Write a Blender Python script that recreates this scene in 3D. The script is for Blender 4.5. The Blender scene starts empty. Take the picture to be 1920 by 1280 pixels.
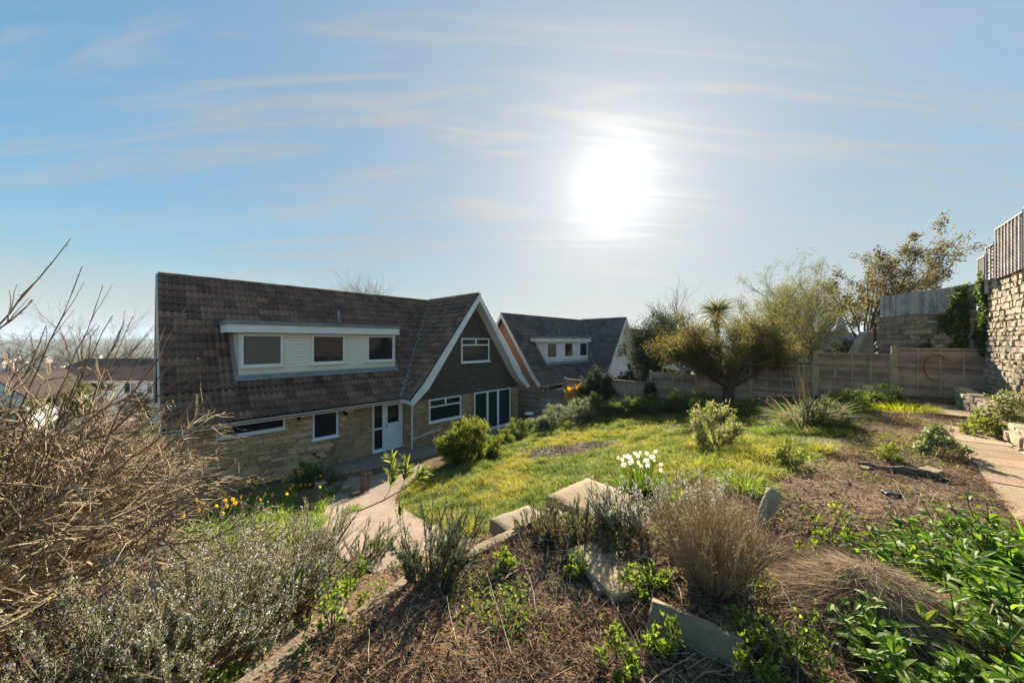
import bpy, bmesh, math, random
import numpy as np
from mathutils import Matrix, Vector

R = math.radians
rng = np.random.default_rng(7)
random.seed(7)
sc = bpy.context.scene
COL = sc.collection

# ------------------------------------------------------------------ camera, sky, sun, exposure
EYE = 4.85
FPX = 640.0            # focal length in pixels of a 1920 px wide frame (12 mm lens)
cam_d = bpy.data.cameras.new('camera')
cam_d.lens = 12.0
cam_d.sensor_width = 36.0
cam_d.clip_start = 0.05
cam_d.clip_end = 20000
cam = bpy.data.objects.new('camera', cam_d)
cam.location = (0, 0, EYE)
cam.rotation_euler = (R(90), 0, 0)
COL.objects.link(cam)
sc.camera = cam

SUN_EL, SUN_AZ = R(23.5), R(16.1)      # azimuth clockwise from +Y
SUN_DIR = Vector((math.sin(SUN_AZ) * math.cos(SUN_EL), math.cos(SUN_AZ) * math.cos(SUN_EL), math.sin(SUN_EL)))
SKY_STRENGTH = 0.088
SUN_STRENGTH = 5.0
EXPOSURE = 1.9

world = bpy.data.worlds.new('World')
sc.world = world
world.use_nodes = True
nt = world.node_tree
nt.nodes.clear()


def N(tree, kind, **kw):
    n = tree.nodes.new(kind)
    for k, v in kw.items():
        setattr(n, k, v)
    return n


def build_world():
    L = nt.links.new
    out = N(nt, 'ShaderNodeOutputWorld')
    bg = N(nt, 'ShaderNodeBackground')
    bg.inputs['Strength'].default_value = SKY_STRENGTH
    sky = N(nt, 'ShaderNodeTexSky', sky_type='NISHITA')
    sky.sun_disc = False
    sky.sun_elevation = SUN_EL
    sky.sun_rotation = SUN_AZ
    sky.air_density = 1.0
    sky.dust_density = 0.3
    sky.ozone_density = 1.2
    tc = N(nt, 'ShaderNodeTexCoord')
    # thin high cloud: noise on a flat layer far overhead
    sep = N(nt, 'ShaderNodeSeparateXYZ')
    L(tc.outputs['Generated'], sep.inputs[0])
    zc = N(nt, 'ShaderNodeMath', operation='MAXIMUM'); L(sep.outputs['Z'], zc.inputs[0]); zc.inputs[1].default_value = 0.0
    za = N(nt, 'ShaderNodeMath', operation='ADD'); L(zc.outputs[0], za.inputs[0]); za.inputs[1].default_value = 0.13
    dx = N(nt, 'ShaderNodeMath', operation='DIVIDE'); L(sep.outputs['X'], dx.inputs[0]); L(za.outputs[0], dx.inputs[1])
    dy = N(nt, 'ShaderNodeMath', operation='DIVIDE'); L(sep.outputs['Y'], dy.inputs[0]); L(za.outputs[0], dy.inputs[1])
    cmb = N(nt, 'ShaderNodeCombineXYZ'); L(dx.outputs[0], cmb.inputs[0]); L(dy.outputs[0], cmb.inputs[1])

    def layer(rot, scl, nscale, detail, lo, hi, dist, seed):
        mp = N(nt, 'ShaderNodeMapping'); L(cmb.outputs[0], mp.inputs['Vector'])
        mp.inputs['Rotation'].default_value = (0, 0, R(rot))
        mp.inputs['Scale'].default_value = scl
        mp.inputs['Location'].default_value = (seed, seed * 1.7, 0)
        nz = N(nt, 'ShaderNodeTexNoise'); L(mp.outputs[0], nz.inputs['Vector'])
        nz.inputs['Scale'].default_value = nscale
        nz.inputs['Detail'].default_value = detail
        nz.inputs['Roughness'].default_value = 0.58
        nz.inputs['Distortion'].default_value = dist
        rp = N(nt, 'ShaderNodeMapRange'); L(nz.outputs['Fac'], rp.inputs['Value'])
        rp.interpolation_type = 'SMOOTHSTEP'
        rp.inputs['From Min'].default_value = lo
        rp.inputs['From Max'].default_value = hi
        return rp.outputs['Result']
    a = layer(28, (0.35, 1.5, 1), 0.8, 9, 0.46, 0.80, 1.6, 5.3)
    b = layer(-34, (0.3, 2.4, 1), 1.7, 12, 0.45, 0.80, 2.2, 9.4)
    mx = N(nt, 'ShaderNodeMath', operation='MAXIMUM'); L(a, mx.inputs[0]); L(b, mx.inputs[1])
    # angle from the sun: the veil of cloud glows round it
    dt = N(nt, 'ShaderNodeVectorMath', operation='DOT_PRODUCT')
    L(tc.outputs['Generated'], dt.inputs[0]); dt.inputs[1].default_value = SUN_DIR

    def rampdot(lo, hi, pw):
        mr = N(nt, 'ShaderNodeMapRange'); L(dt.outputs['Value'], mr.inputs['Value'])
        mr.inputs['From Min'].default_value = lo; mr.inputs['From Max'].default_value = hi
        p = N(nt, 'ShaderNodeMath', operation='POWER'); L(mr.outputs[0], p.inputs[0]); p.inputs[1].default_value = pw
        return p.outputs[0]
    veil = rampdot(0.30, 1.0, 1.0)
    glow = rampdot(0.70, 1.0, 2.0)
    cov = N(nt, 'ShaderNodeMath', operation='MULTIPLY_ADD'); L(mx.outputs[0], cov.inputs[0]); cov.inputs[1].default_value = 0.60
    vm = N(nt, 'ShaderNodeMath', operation='MULTIPLY'); L(veil, vm.inputs[0]); vm.inputs[1].default_value = 0.62
    hzn = N(nt, 'ShaderNodeMapRange'); L(sep.outputs['Z'], hzn.inputs['Value']); hzn.inputs['From Min'].default_value = 0.0; hzn.inputs['From Max'].default_value = 0.22; hzn.inputs['To Min'].default_value = 0.75; hzn.inputs['To Max'].default_value = 0.0; hzn.interpolation_type = 'SMOOTHSTEP'
    va = N(nt, 'ShaderNodeMath', operation='MAXIMUM'); L(vm.outputs[0], va.inputs[0]); L(hzn.outputs[0], va.inputs[1])
    L(va.outputs[0], cov.inputs[2])
    cl = N(nt, 'ShaderNodeClamp'); L(cov.outputs[0], cl.inputs[0]); cl.inputs['Max'].default_value = 0.97
    # cloud light: even, plus the sun's aureole through the veil
    om = N(nt, 'ShaderNodeMath', operation='SUBTRACT'); om.inputs[0].default_value = 1.0; L(dt.outputs['Value'], om.inputs[1])
    lz = N(nt, 'ShaderNodeMath', operation='MULTIPLY_ADD'); L(om.outputs[0], lz.inputs[0]); lz.inputs[1].default_value = 1 / 0.0036; lz.inputs[2].default_value = 1.0
    au = N(nt, 'ShaderNodeMath', operation='DIVIDE'); au.inputs[0].default_value = 4.0; L(lz.outputs[0], au.inputs[1])
    cb = N(nt, 'ShaderNodeMath', operation='MULTIPLY_ADD'); L(glow, cb.inputs[0]); cb.inputs[1].default_value = 0.42; cb.inputs[2].default_value = 1.48
    cb2 = N(nt, 'ShaderNodeMath', operation='ADD'); L(au.outputs[0], cb2.inputs[0]); L(cb.outputs[0], cb2.inputs[1])
    ccol = N(nt, 'ShaderNodeVectorMath', operation='SCALE'); ccol.inputs[0].default_value = (1.0, 1.0, 0.985)
    L(cb2.outputs[0], ccol.inputs['Scale'])
    # clear sky between, its brightest part rolled off behind the veil
    lum = N(nt, 'ShaderNodeRGBToBW'); L(sky.outputs[0], lum.inputs[0])
    ro = N(nt, 'ShaderNodeMath', operation='MULTIPLY_ADD'); L(lum.outputs[0], ro.inputs[0]); ro.inputs[1].default_value = 0.42; ro.inputs[2].default_value = 0.85
    iv = N(nt, 'ShaderNodeMath', operation='DIVIDE'); iv.inputs[0].default_value = 1.0; L(ro.outputs[0], iv.inputs[1])
    sat = N(nt, 'ShaderNodeHueSaturation'); sat.inputs['Saturation'].default_value = 1.36; sat.inputs['Hue'].default_value = 0.482; L(sky.outputs[0], sat.inputs['Color'])
    cap = N(nt, 'ShaderNodeVectorMath', operation='SCALE'); L(sat.outputs[0], cap.inputs[0]); L(iv.outputs[0], cap.inputs['Scale'])
    mix = N(nt, 'ShaderNodeMix', data_type='RGBA')
    L(cl.outputs[0], mix.inputs['Factor']); L(cap.outputs[0], mix.inputs['A']); L(ccol.outputs[0], mix.inputs['B'])
    L(mix.outputs['Result'], bg.inputs['Color'])
    L(bg.outputs[0], out.inputs['Surface'])


build_world()
sun_d = bpy.data.lights.new('sun', 'SUN')
sun_d.energy = SUN_STRENGTH
sun_d.angle = R(0.7)
sun_d.color = (1.0, 0.88, 0.70)
sun = bpy.data.objects.new('sun', sun_d)
sun.rotation_euler = SUN_DIR.to_track_quat('Z', 'Y').to_euler()
sun.location = (10, 30, 30)
COL.objects.link(sun)
sc.view_settings.view_transform = 'Standard'
sc.view_settings.look = 'None'
sc.view_settings.gamma = 1.0
sc.view_settings.exposure = EXPOSURE
sc.cycles.use_denoising = True
sc.cycles.max_bounces = 8
sc.cycles.diffuse_bounces = 4
sc.cycles.transparent_max_bounces = 6

# ------------------------------------------------------------------ helpers


def tag(o, label=None, cat=None, group=None, kind=None):
    if label: o['label'] = label
    if cat: o['category'] = cat
    if group: o['group'] = group
    if kind: o['kind'] = kind
    return o


def empty(name, loc=(0, 0, 0), rz=0.0):
    o = bpy.data.objects.new(name, None)
    o.empty_display_size = 0.2
    o.location = loc
    o.rotation_euler = (0, 0, rz)
    COL.objects.link(o)
    return o


def link_mesh(name, me, mat=None, parent=None):
    if mat is not None and len(me.materials) == 0:
        me.materials.append(mat)
    o = bpy.data.objects.new(name, me)
    COL.objects.link(o)
    if parent is not None:
        o.parent = parent
    return o


class G:
    """collects geometry as numpy blocks and links it as one mesh"""

    def __init__(self):
        self.v, self.q, self.t, self.c, self.n = [], [], [], [], 0

    def add(self, V, quads=None, tris=None, col=(1, 1, 1)):
        V = np.asarray(V, float).reshape(-1, 3)
        if quads is not None and len(quads):
            self.q.append(np.asarray(quads, int).reshape(-1, 4) + self.n)
        if tris is not None and len(tris):
            self.t.append(np.asarray(tris, int).reshape(-1, 3) + self.n)
        col = np.asarray(col, float)
        if col.ndim == 1:
            col = np.tile(col, (len(V), 1))
        self.c.append(col)
        self.v.append(V)
        self.n += len(V)
        return self

    def box(self, x0, x1, y0, y1, z0, z1, col=(1, 1, 1)):
        V = [(x, y, z) for z in (z0, z1) for y in (y0, y1) for x in (x0, x1)]
        Q = [(0, 2, 3, 1), (4, 5, 7, 6), (0, 1, 5, 4), (2, 6, 7, 3), (0, 4, 6, 2), (1, 3, 7, 5)]
        return self.add(V, Q, col=col)

    def prism(self, poly, axis, a, b, col=(1, 1, 1)):
        """closed polygon of 2-D points extruded along an axis between a and b"""
        n = len(poly)

        def pt(p, t):
            return {'x': (t, p[0], p[1]), 'y': (p[0], t, p[1]), 'z': (p[0], p[1], t)}[axis]
        V = [pt(p, a) for p in poly] + [pt(p, b) for p in poly]
        Q = [(i, (i + 1) % n, n + (i + 1) % n, n + i) for i in range(n)]
        T = [(0, i + 1, i) for i in range(1, n - 1)] + [(n, n + i, n + i + 1) for i in range(1, n - 1)]
        return self.add(V, Q, T, col)

    def strip(self, P, Q2, col=(1, 1, 1)):
        """ribbon between two polylines"""
        n = len(P)
        self.add(list(P) + list(Q2), [(i, i + 1, n + i + 1, n + i) for i in range(n - 1)], col=col)
        return self

    def build(self, name, mat, parent=None, smooth=False, fix=False):
        V = np.concatenate(self.v) if self.v else np.zeros((0, 3))
        q = np.concatenate(self.q) if self.q else np.zeros((0, 4), int)
        t = np.concatenate(self.t) if self.t else np.zeros((0, 3), int)
        me = bpy.data.meshes.new(name)
        me.vertices.add(len(V)); me.vertices.foreach_set('co', V.astype(np.float32).ravel())
        nl = q.size + t.size
        me.loops.add(nl)
        me.loops.foreach_set('vertex_index', np.concatenate([q.ravel(), t.ravel()]).astype(np.int32))
        me.polygons.add(len(q) + len(t))
        st = np.concatenate([np.arange(len(q)) * 4, q.size + np.arange(len(t)) * 3]).astype(np.int32)
        me.polygons.foreach_set('loop_start', st)
        ca = me.attributes.new('col', 'FLOAT_COLOR', 'POINT')
        C = np.concatenate(self.c) if self.c else np.zeros((0, 3))
        ca.data.foreach_set('color', np.hstack([C, np.ones((len(C), 1))]).astype(np.float32).ravel())
        me.update(calc_edges=True)
        me.polygons.foreach_set('use_smooth', np.full(len(me.polygons), bool(smooth)))
        if fix:
            bm = bmesh.new(); bm.from_mesh(me); bmesh.ops.recalc_face_normals(bm, faces=bm.faces); bm.to_mesh(me); bm.free()
        return link_mesh(name, me, mat, parent)


def nrm(a):
    return a / np.maximum(np.linalg.norm(a, axis=-1, keepdims=True), 1e-9)


def rand_unit(n):
    return nrm(rng.normal(size=(n, 3)))


def jit(c, n, amt=0.2, hue=0.08):
    c = np.asarray(c, float)
    v = rng.normal(1, amt, (n, 1)).clip(0.35, 1.9)
    h = rng.normal(1, hue, (n, 3)).clip(0.6, 1.4)
    return (c[None] * v * h).clip(0.003, 0.95)


def pick(cols, n, p=None):
    cols = np.asarray(cols, float)
    return cols[rng.choice(len(cols), n, p=p)]


def tubes(g, P, Rad, sides=3, col=(1, 1, 1)):
    """P (N,n,3) polylines, Rad (N,n); col (3,) or (N,3)"""
    N_, n, _ = P.shape
    if N_ == 0: return
    T = np.gradient(P, axis=1)
    T = nrm(T)
    ref = np.where(np.abs(T[..., 2:3]) > 0.9, np.array([1., 0, 0]), np.array([0, 0, 1.]))
    A = nrm(np.cross(T, ref)); B = np.cross(T, A)
    ang = np.arange(sides) / sides * 2 * math.pi
    ring = P[:, :, None, :] + Rad[:, :, None, None] * (A[:, :, None, :] * np.cos(ang)[None, None, :, None] + B[:, :, None, :] * np.sin(ang)[None, None, :, None])
    V = ring.reshape(-1, 3)
    i = np.arange(N_)[:, None, None] * n * sides; j = np.arange(n - 1)[None, :, None] * sides; k = np.arange(sides)[None, None, :]; k2 = (k + 1) % sides
    Q = np.stack([i + j + k, i + j + k2, i + j + sides + k2, i + j + sides + k], -1).reshape(-1, 4)
    col = np.asarray(col, float)
    C = np.repeat(col, n * sides, 0) if col.ndim == 2 else col
    g.add(V, Q, col=C)


def leaves(g, P, D, Nn, L, W, col, fold=0.25):
    """four-vertex leaves folded along the midrib; P,D,Nn (N,3); L,W (N,)"""
    n = len(P)
    if n == 0: return
    S = nrm(np.cross(D, Nn)); U = np.cross(S, D)
    L = np.broadcast_to(np.asarray(L, float), (n,))[:, None]; W = np.broadcast_to(np.asarray(W, float), (n,))[:, None]
    a = P; b = P + D * L * 0.45 + S * W * 0.5 + U * W * fold; c = P + D * L; d = P + D * L * 0.45 - S * W * 0.5 + U * W * fold
    V = np.stack([a, b, c, d], 1).reshape(-1, 3)
    i = np.arange(n)[:, None] * 4
    T = np.concatenate([i + [[0, 1, 2]], i + [[0, 2, 3]]])
    col = np.asarray(col, float)
    g.add(V, None, T, np.repeat(col, 4, 0) if col.ndim == 2 else col)


def big_leaves(g, P, D, Nn, L, W, col, curl=0.35, fold=0.2, seg=3):
    """long leaves with a midrib and a drooping curve"""
    n = len(P)
    if n == 0: return
    S = nrm(np.cross(D, Nn)); U = nrm(np.cross(S, D))
    L = np.broadcast_to(np.asarray(L, float), (n,))[:, None]; W = np.broadcast_to(np.asarray(W, float), (n,))[:, None]
    cu = np.broadcast_to(np.asarray(curl, float), (n,))[:, None]
    rows = []
    prof = [0.12, 0.8, 1.0, 0.7, 0.0] if seg == 4 else [0.15, 1.0, 0.75, 0.0]
    m = len(prof) - 1
    for k, w in enumerate(prof):
        t = k / m
        mid = P + D * L * (t - 0.25 * cu * t * t) - U * L * cu * t * t * 0.8
        rows += [mid + S * W * 0.5 * w + U * W * fold * w, mid, mid - S * W * 0.5 * w + U * W * fold * w]
    V = np.stack(rows, 1).reshape(-1, 3)
    pv = 3 * (m + 1)
    q = []
    for k in range(m):
        q += [(3 * k, 3 * k + 1, 3 * k + 4, 3 * k + 3), (3 * k + 1, 3 * k + 2, 3 * k + 5, 3 * k + 4)]
    Q = (np.arange(n)[:, None, None] * pv + np.array(q)[None]).reshape(-1, 4)
    col = np.asarray(col, float)
    g.add(V, Q, None, np.repeat(col, pv, 0) if col.ndim == 2 else col)


def blades(g, P, D, L, W, bend, col, tipcol=None):
    """grass blades: a quad and a tip triangle, bending over"""
    n = len(P)
    if n == 0: return
    L = np.broadcast_to(np.asarray(L, float), (n,))[:, None]; W = np.broadcast_to(np.asarray(W, float), (n,))[:, None]
    bd = np.broadcast_to(np.asarray(bend, float), (n,))[:, None]
    a = rng.uniform(0, 2 * math.pi, n)
    B = np.stack([np.cos(a), np.sin(a), np.full(n, -0.5)], 1)
    h = nrm(np.stack([D[:, 0], D[:, 1], 0 * a], 1) + 1e-3)
    B = np.where(rng.random((n, 1)) < 0.6, np.concatenate([h[:, :2], np.full((n, 1), -0.6)], 1), B)
    S = nrm(np.cross(D, rand_unit(n)))
    m = P + D * L * 0.55 + B * L * bd * 0.28
    t = P + D * L + B * L * bd
    V = np.stack([P - S * W * 0.5, P + S * W * 0.5, m + S * W * 0.4, m - S * W * 0.4, t], 1).reshape(-1, 3)
    i = np.arange(n)[:, None] * 5
    Q = i + [[0, 1, 2, 3]]; T = i + [[3, 2, 4]]
    col = np.asarray(col, float)
    if col.ndim == 1: col = np.tile(col, (n, 1))
    tc = col if tipcol is None else tipcol
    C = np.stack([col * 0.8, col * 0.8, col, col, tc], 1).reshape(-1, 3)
    g.add(V, Q, T, C)


def curves(start, d, length, n=5, droop=0.0, wob=0.15, up=0.0):
    """wandering polylines (N,n,3)"""
    N_ = len(start)
    P = np.zeros((N_, n, 3)); P[:, 0] = start
    dd = d.copy()
    step = (np.broadcast_to(np.asarray(length, float), (N_,)) / (n - 1))[:, None]
    for k in range(1, n):
        P[:, k] = P[:, k - 1] + dd * step
        dd = nrm(dd + rng.normal(0, wob, (N_, 3)) + np.array([0, 0, up - droop]))
    return P


def along(P, idx, t):
    """points and tangents at parameter t on polylines P[idx]"""
    n = P.shape[1]
    f = t * (n - 1); k = np.minimum(f.astype(int), n - 2); fr = (f - k)[:, None]
    a = P[idx, k]; b = P[idx, k + 1]
    return a + (b - a) * fr, nrm(b - a)


def children(P, k, t0=0.2, t1=1.0, spread=0.8, up=0.1, length=0.5, n=5, wob=0.15, droop=0.0, lens=None):
    N_ = len(P)
    idx = np.repeat(np.arange(N_), k)
    t = rng.uniform(t0, t1, len(idx))
    s, tan = along(P, idx, t)
    d = nrm(tan + rand_unit(len(idx)) * spread + np.array([0, 0, up]))
    pl = np.linalg.norm(P[idx, -1] - P[idx, 0], axis=1)
    ln = pl * length * rng.uniform(0.6, 1.25, len(idx)) * (1.15 - 0.5 * t)
    return curves(s, d, ln, n, droop, wob), idx, t


def taper(N_, n, r0, r1):
    return np.linspace(1, 0, n)[None] * (np.broadcast_to(np.asarray(r0, float), (N_,))[:, None] - r1) + r1


# ------------------------------------------------------------------ materials
def surf(name, c1, c2, scale=4.0, rough=0.85, bump=0.3, bscale=None, attr=False, rnd=0.0, c3=None, s3=1.0, spec=0.3, metal=0.0, detail=6, f3=(0.5, 0.68), bdist=0.02):
    m = bpy.data.materials.new(name)
    m.use_nodes = True
    t = m.node_tree; L = t.links.new
    p = t.nodes['Principled BSDF']
    p.inputs['Roughness'].default_value = rough
    p.inputs['Metallic'].default_value = metal
    p.inputs['Specular IOR Level'].default_value = spec
    tc = N(t, 'ShaderNodeTexCoord')
    nz = N(t, 'ShaderNodeTexNoise'); nz.inputs['Scale'].default_value = scale; nz.inputs['Detail'].default_value = detail; nz.inputs['Roughness'].default_value = 0.62
    L(tc.outputs['Object'], nz.inputs['Vector'])
    rp = N(t, 'ShaderNodeMapRange'); rp.inputs['From Min'].default_value = 0.3; rp.inputs['From Max'].default_value = 0.7
    L(nz.outputs['Fac'], rp.inputs['Value'])
    mx = N(t, 'ShaderNodeMix', data_type='RGBA'); mx.inputs['A'].default_value = (*c1, 1); mx.inputs['B'].default_value = (*c2, 1)
    L(rp.outputs[0], mx.inputs['Factor'])
    c = mx.outputs['Result']
    if c3 is not None:      # stains, moss, lichen
        n3 = N(t, 'ShaderNodeTexNoise'); n3.inputs['Scale'].default_value = s3; n3.inputs['Detail'].default_value = 8; n3.inputs['Roughness'].default_value = 0.7
        L(tc.outputs['Object'], n3.inputs['Vector'])
        r3 = N(t, 'ShaderNodeMapRange'); r3.inputs['From Min'].default_value = f3[0]; r3.inputs['From Max'].default_value = f3[1]
        L(n3.outputs['Fac'], r3.inputs['Value'])
        m3 = N(t, 'ShaderNodeMix', data_type='RGBA'); L(r3.outputs[0], m3.inputs['Factor']); L(c, m3.inputs['A']); m3.inputs['B'].default_value = (*c3, 1)
        c = m3.outputs['Result']
    if attr:
        at = N(t, 'ShaderNodeAttribute', attribute_name='col')
        ml = N(t, 'ShaderNodeMix', data_type='RGBA', blend_type='MULTIPLY'); ml.inputs['Factor'].default_value = 1
        L(c, ml.inputs['A']); L(at.outputs['Color'], ml.inputs['B']); c = ml.outputs['Result']
    if rnd:
        oi = N(t, 'ShaderNodeObjectInfo')
        hs = N(t, 'ShaderNodeHueSaturation')
        r4 = N(t, 'ShaderNodeMapRange'); r4.inputs['To Min'].default_value = 1 - rnd; r4.inputs['To Max'].default_value = 1 + rnd
        L(oi.outputs['Random'], r4.inputs['Value']); L(r4.outputs[0], hs.inputs['Value']); L(c, hs.inputs['Color'])
        mm = N(t, 'ShaderNodeMath', operation='MULTIPLY_ADD'); L(oi.outputs['Random'], mm.inputs[0]); mm.inputs[1].default_value = 7.13; mm.inputs[2].default_value = 0
        fr = N(t, 'ShaderNodeMath', operation='FRACT'); L(mm.outputs[0], fr.inputs[0])
        r5 = N(t, 'ShaderNodeMapRange'); r5.inputs['To Min'].default_value = 0.49; r5.inputs['To Max'].default_value = 0.51
        L(fr.outputs[0], r5.inputs['Value']); L(r5.outputs[0], hs.inputs['Hue'])
        c = hs.outputs['Color']
    L(c, p.inputs['Base Color'])
    if bump:
        nb = N(t, 'ShaderNodeTexNoise'); nb.inputs['Scale'].default_value = bscale or scale * 6; nb.inputs['Detail'].default_value = 5
        L(tc.outputs['Object'], nb.inputs['Vector'])
        bp = N(t, 'ShaderNodeBump'); bp.inputs['Strength'].default_value = bump; bp.inputs['Distance'].default_value = bdist
        L(nb.outputs['Fac'], bp.inputs['Height']); L(bp.outputs[0], p.inputs['Normal'])
    return m


def veg(name, trans=0.4, rough=0.6, spec=0.25):
    """leaf: colour from the mesh, light passing through it"""
    m = bpy.data.materials.new(name)
    m.use_nodes = True
    t = m.node_tree; L = t.links.new
    p = t.nodes['Principled BSDF']; out = t.nodes['Material Output']
    p.inputs['Roughness'].default_value = rough
    p.inputs['Specular IOR Level'].default_value = spec
    at = N(t, 'ShaderNodeAttribute', attribute_name='col')
    L(at.outputs['Color'], p.inputs['Base Color'])
    tr = N(t, 'ShaderNodeBsdfTranslucent')
    hs = N(t, 'ShaderNodeHueSaturation'); hs.inputs['Hue'].default_value = 0.485; hs.inputs['Value'].default_value = 1.5; hs.inputs['Saturation'].default_value = 1.08
    L(at.outputs['Color'], hs.inputs['Color']); L(hs.outputs[0], tr.inputs['Color'])
    mx = N(t, 'ShaderNodeMixShader'); mx.inputs[0].default_value = trans
    L(p.outputs[0], mx.inputs[1]); L(tr.outputs[0], mx.inputs[2]); L(mx.outputs[0], out.inputs['Surface'])
    return m


def glass_mat(name, base, rough=0.04, spec=0.8, scale=0.0):
    m = bpy.data.materials.new(name)
    m.use_nodes = True
    t = m.node_tree; p = t.nodes['Principled BSDF']
    p.inputs['Base Color'].default_value = (*base, 1)
    p.inputs['Roughness'].default_value = rough
    p.inputs['Specular IOR Level'].default_value = spec
    tc = N(t, 'ShaderNodeTexCoord')
    nz = N(t, 'ShaderNodeTexNoise'); nz.inputs['Scale'].default_value = scale or 1.2; nz.inputs['Detail'].default_value = 3
    t.links.new(tc.outputs['Object'], nz.inputs['Vector'])
    bp = N(t, 'ShaderNodeBump'); bp.inputs['Strength'].default_value = 0.5 if scale else 0.006; bp.inputs['Distance'].default_value = 0.02
    t.links.new(nz.outputs['Fac'], bp.inputs['Height']); t.links.new(bp.outputs[0], p.inputs['Normal'])
    return m


M = {}
M['tile'] = surf('roof_tile_brown', (0.14, 0.074, 0.048), (0.245, 0.140, 0.096), 3.0, 0.8, 0.4, 40, attr=True, rnd=0.45, c3=(0.05, 0.038, 0.032), s3=0.9)
M['tile2'] = surf('roof_tile_grey', (0.125, 0.095, 0.075), (0.18, 0.14, 0.112), 2.0, 0.85, 0.3, 30, attr=True, rnd=0.2, c3=(0.07, 0.065, 0.055), s3=0.7)
M['underlay'] = surf('roof_deck', (0.05, 0.035, 0.03), (0.08, 0.055, 0.045), 3, 0.9, 0.2)
M['stone'] = surf('walling_stone', (0.53, 0.325, 0.165), (0.66, 0.435, 0.235), 5.0, 0.9, 0.5, 45, attr=True, rnd=0.34, c3=(0.30, 0.20, 0.12), s3=1.6)
M['mortar'] = surf('mortar', (0.36, 0.28, 0.19), (0.46, 0.37, 0.26), 8, 0.95, 0.4)
M['rubble'] = surf('rubble_stone', (0.21, 0.165, 0.11), (0.34, 0.275, 0.195), 4.0, 0.95, 0.7, 22, attr=True, rnd=0.4, c3=(0.16, 0.14, 0.10), s3=2.2)
M['rubble_mortar'] = surf('rubble_mortar', (0.2, 0.16, 0.11), (0.28, 0.23, 0.165), 6, 0.95, 0.6)
M['hung'] = surf('hung_tile', (0.085, 0.064, 0.05), (0.13, 0.098, 0.078), 6, 0.85, 0.3, 40, attr=True)
M['white'] = surf('white_upvc', (0.80, 0.79, 0.77), (0.84, 0.83, 0.81), 3, 0.4, 0.03, spec=0.5)
M['paint'] = surf('weathered_white_paint', (0.72, 0.69, 0.63), (0.80, 0.78, 0.73), 2.5, 0.6, 0.12, c3=(0.42, 0.38, 0.30), s3=1.8, f3=(0.56, 0.8))
M['board'] = surf('cream_cladding', (0.74, 0.67, 0.53), (0.80, 0.735, 0.61), 2.2, 0.55, 0.08, rnd=0.04, c3=(0.52, 0.46, 0.36), s3=1.4, f3=(0.58, 0.85))
M['board_w'] = surf('white_cladding', (0.74, 0.74, 0.73), (0.82, 0.82, 0.81), 2.2, 0.55, 0.08, rnd=0.03, c3=(0.5, 0.5, 0.46), s3=1.2, f3=(0.58, 0.85))
M['lead'] = surf('lead_flashing', (0.17, 0.175, 0.18), (0.27, 0.275, 0.28), 5, 0.6, 0.3, c3=(0.14, 0.15, 0.12), s3=3)
M['glass'] = glass_mat('window_glass', (0.018, 0.022, 0.024), 0.03, 0.45)
M['frosted'] = glass_mat('frosted_glass', (0.10, 0.085, 0.06), 0.22, 0.6, scale=60)
M['door_glass'] = glass_mat('door_glass', (0.02, 0.038, 0.031), 0.03, 0.45)  # green of the lens flare put into the pane's base colour
M['black'] = surf('black_plastic', (0.012, 0.012, 0.013), (0.02, 0.02, 0.02), 5, 0.45, 0.05)
M['concrete'] = surf('concrete', (0.19, 0.145, 0.10), (0.28, 0.215, 0.155), 3.0, 0.92, 0.5, 40, c3=(0.20, 0.17, 0.12), s3=1.3, rnd=0.1)
M['slab'] = surf('path_slab', (0.23, 0.155, 0.09), (0.33, 0.235, 0.145), 3.5, 0.92, 0.5, 40, c3=(0.30, 0.17, 0.11), s3=1.1, rnd=0.2)
M['dark_concrete'] = surf('weathered_concrete', (0.16, 0.115, 0.072), (0.27, 0.20, 0.13), 5.0, 0.95, 0.7, 35, c3=(0.09, 0.085, 0.055), s3=2.5, rnd=0.12)
M['fence'] = surf('fence_timber', (0.25, 0.18, 0.132), (0.37, 0.28, 0.212), 4.0, 0.9, 0.4, 50, rnd=0.34, c3=(0.18, 0.14, 0.11), s3=1.7)
M['post'] = surf('fence_post_timber', (0.30, 0.235, 0.155), (0.42, 0.335, 0.235), 5.0, 0.9, 0.4, 40, rnd=0.15, c3=(0.13, 0.13, 0.07), s3=3)
M['greyboard'] = surf('silvered_board', (0.30, 0.275, 0.26), (0.43, 0.40, 0.375), 5.0, 0.9, 0.4, 40, rnd=0.2, c3=(0.17, 0.15, 0.14), s3=2)
M['bark'] = surf('bark', (0.085, 0.06, 0.042), (0.17, 0.125, 0.09), 9, 0.95, 0.8, 40, attr=True)
M['twig'] = surf('twig_bark', (0.9, 0.9, 0.9), (1.0, 1.0, 1.0), 12, 0.8, 0.1, attr=True)
M['leaf'] = veg('leaf', 0.5)
M['leaf_thick'] = veg('leathery_leaf', 0.28, 0.6, 0.2)
M['grass'] = veg('grass_blade', 0.5)
M['petal'] = veg('petal', 0.45, 0.6, 0.2)
M['dry'] = veg('dry_leaf', 0.3, 0.8, 0.15)

# ------------------------------------------------------------------ terrain


def px(x, y, Y):
    """a point seen at photograph pixel (x, y) at depth Y"""
    return ((x - 960) / FPX * Y, Y, EYE - (y - 640) / FPX * Y)


HA = math.atan2(0.7347, 0.6784)       # direction of the houses' long side
HU = np.array([0.6784, 0.7347]); HV = np.array([-0.7347, 0.6784])
HP = np.array([-6.17, 15.08])          # foot of the front door's left jamb


def fence_pt(t):
    return np.array([1.02 + 0.7347 * t, 22.86 - 0.6784 * t])


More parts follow.
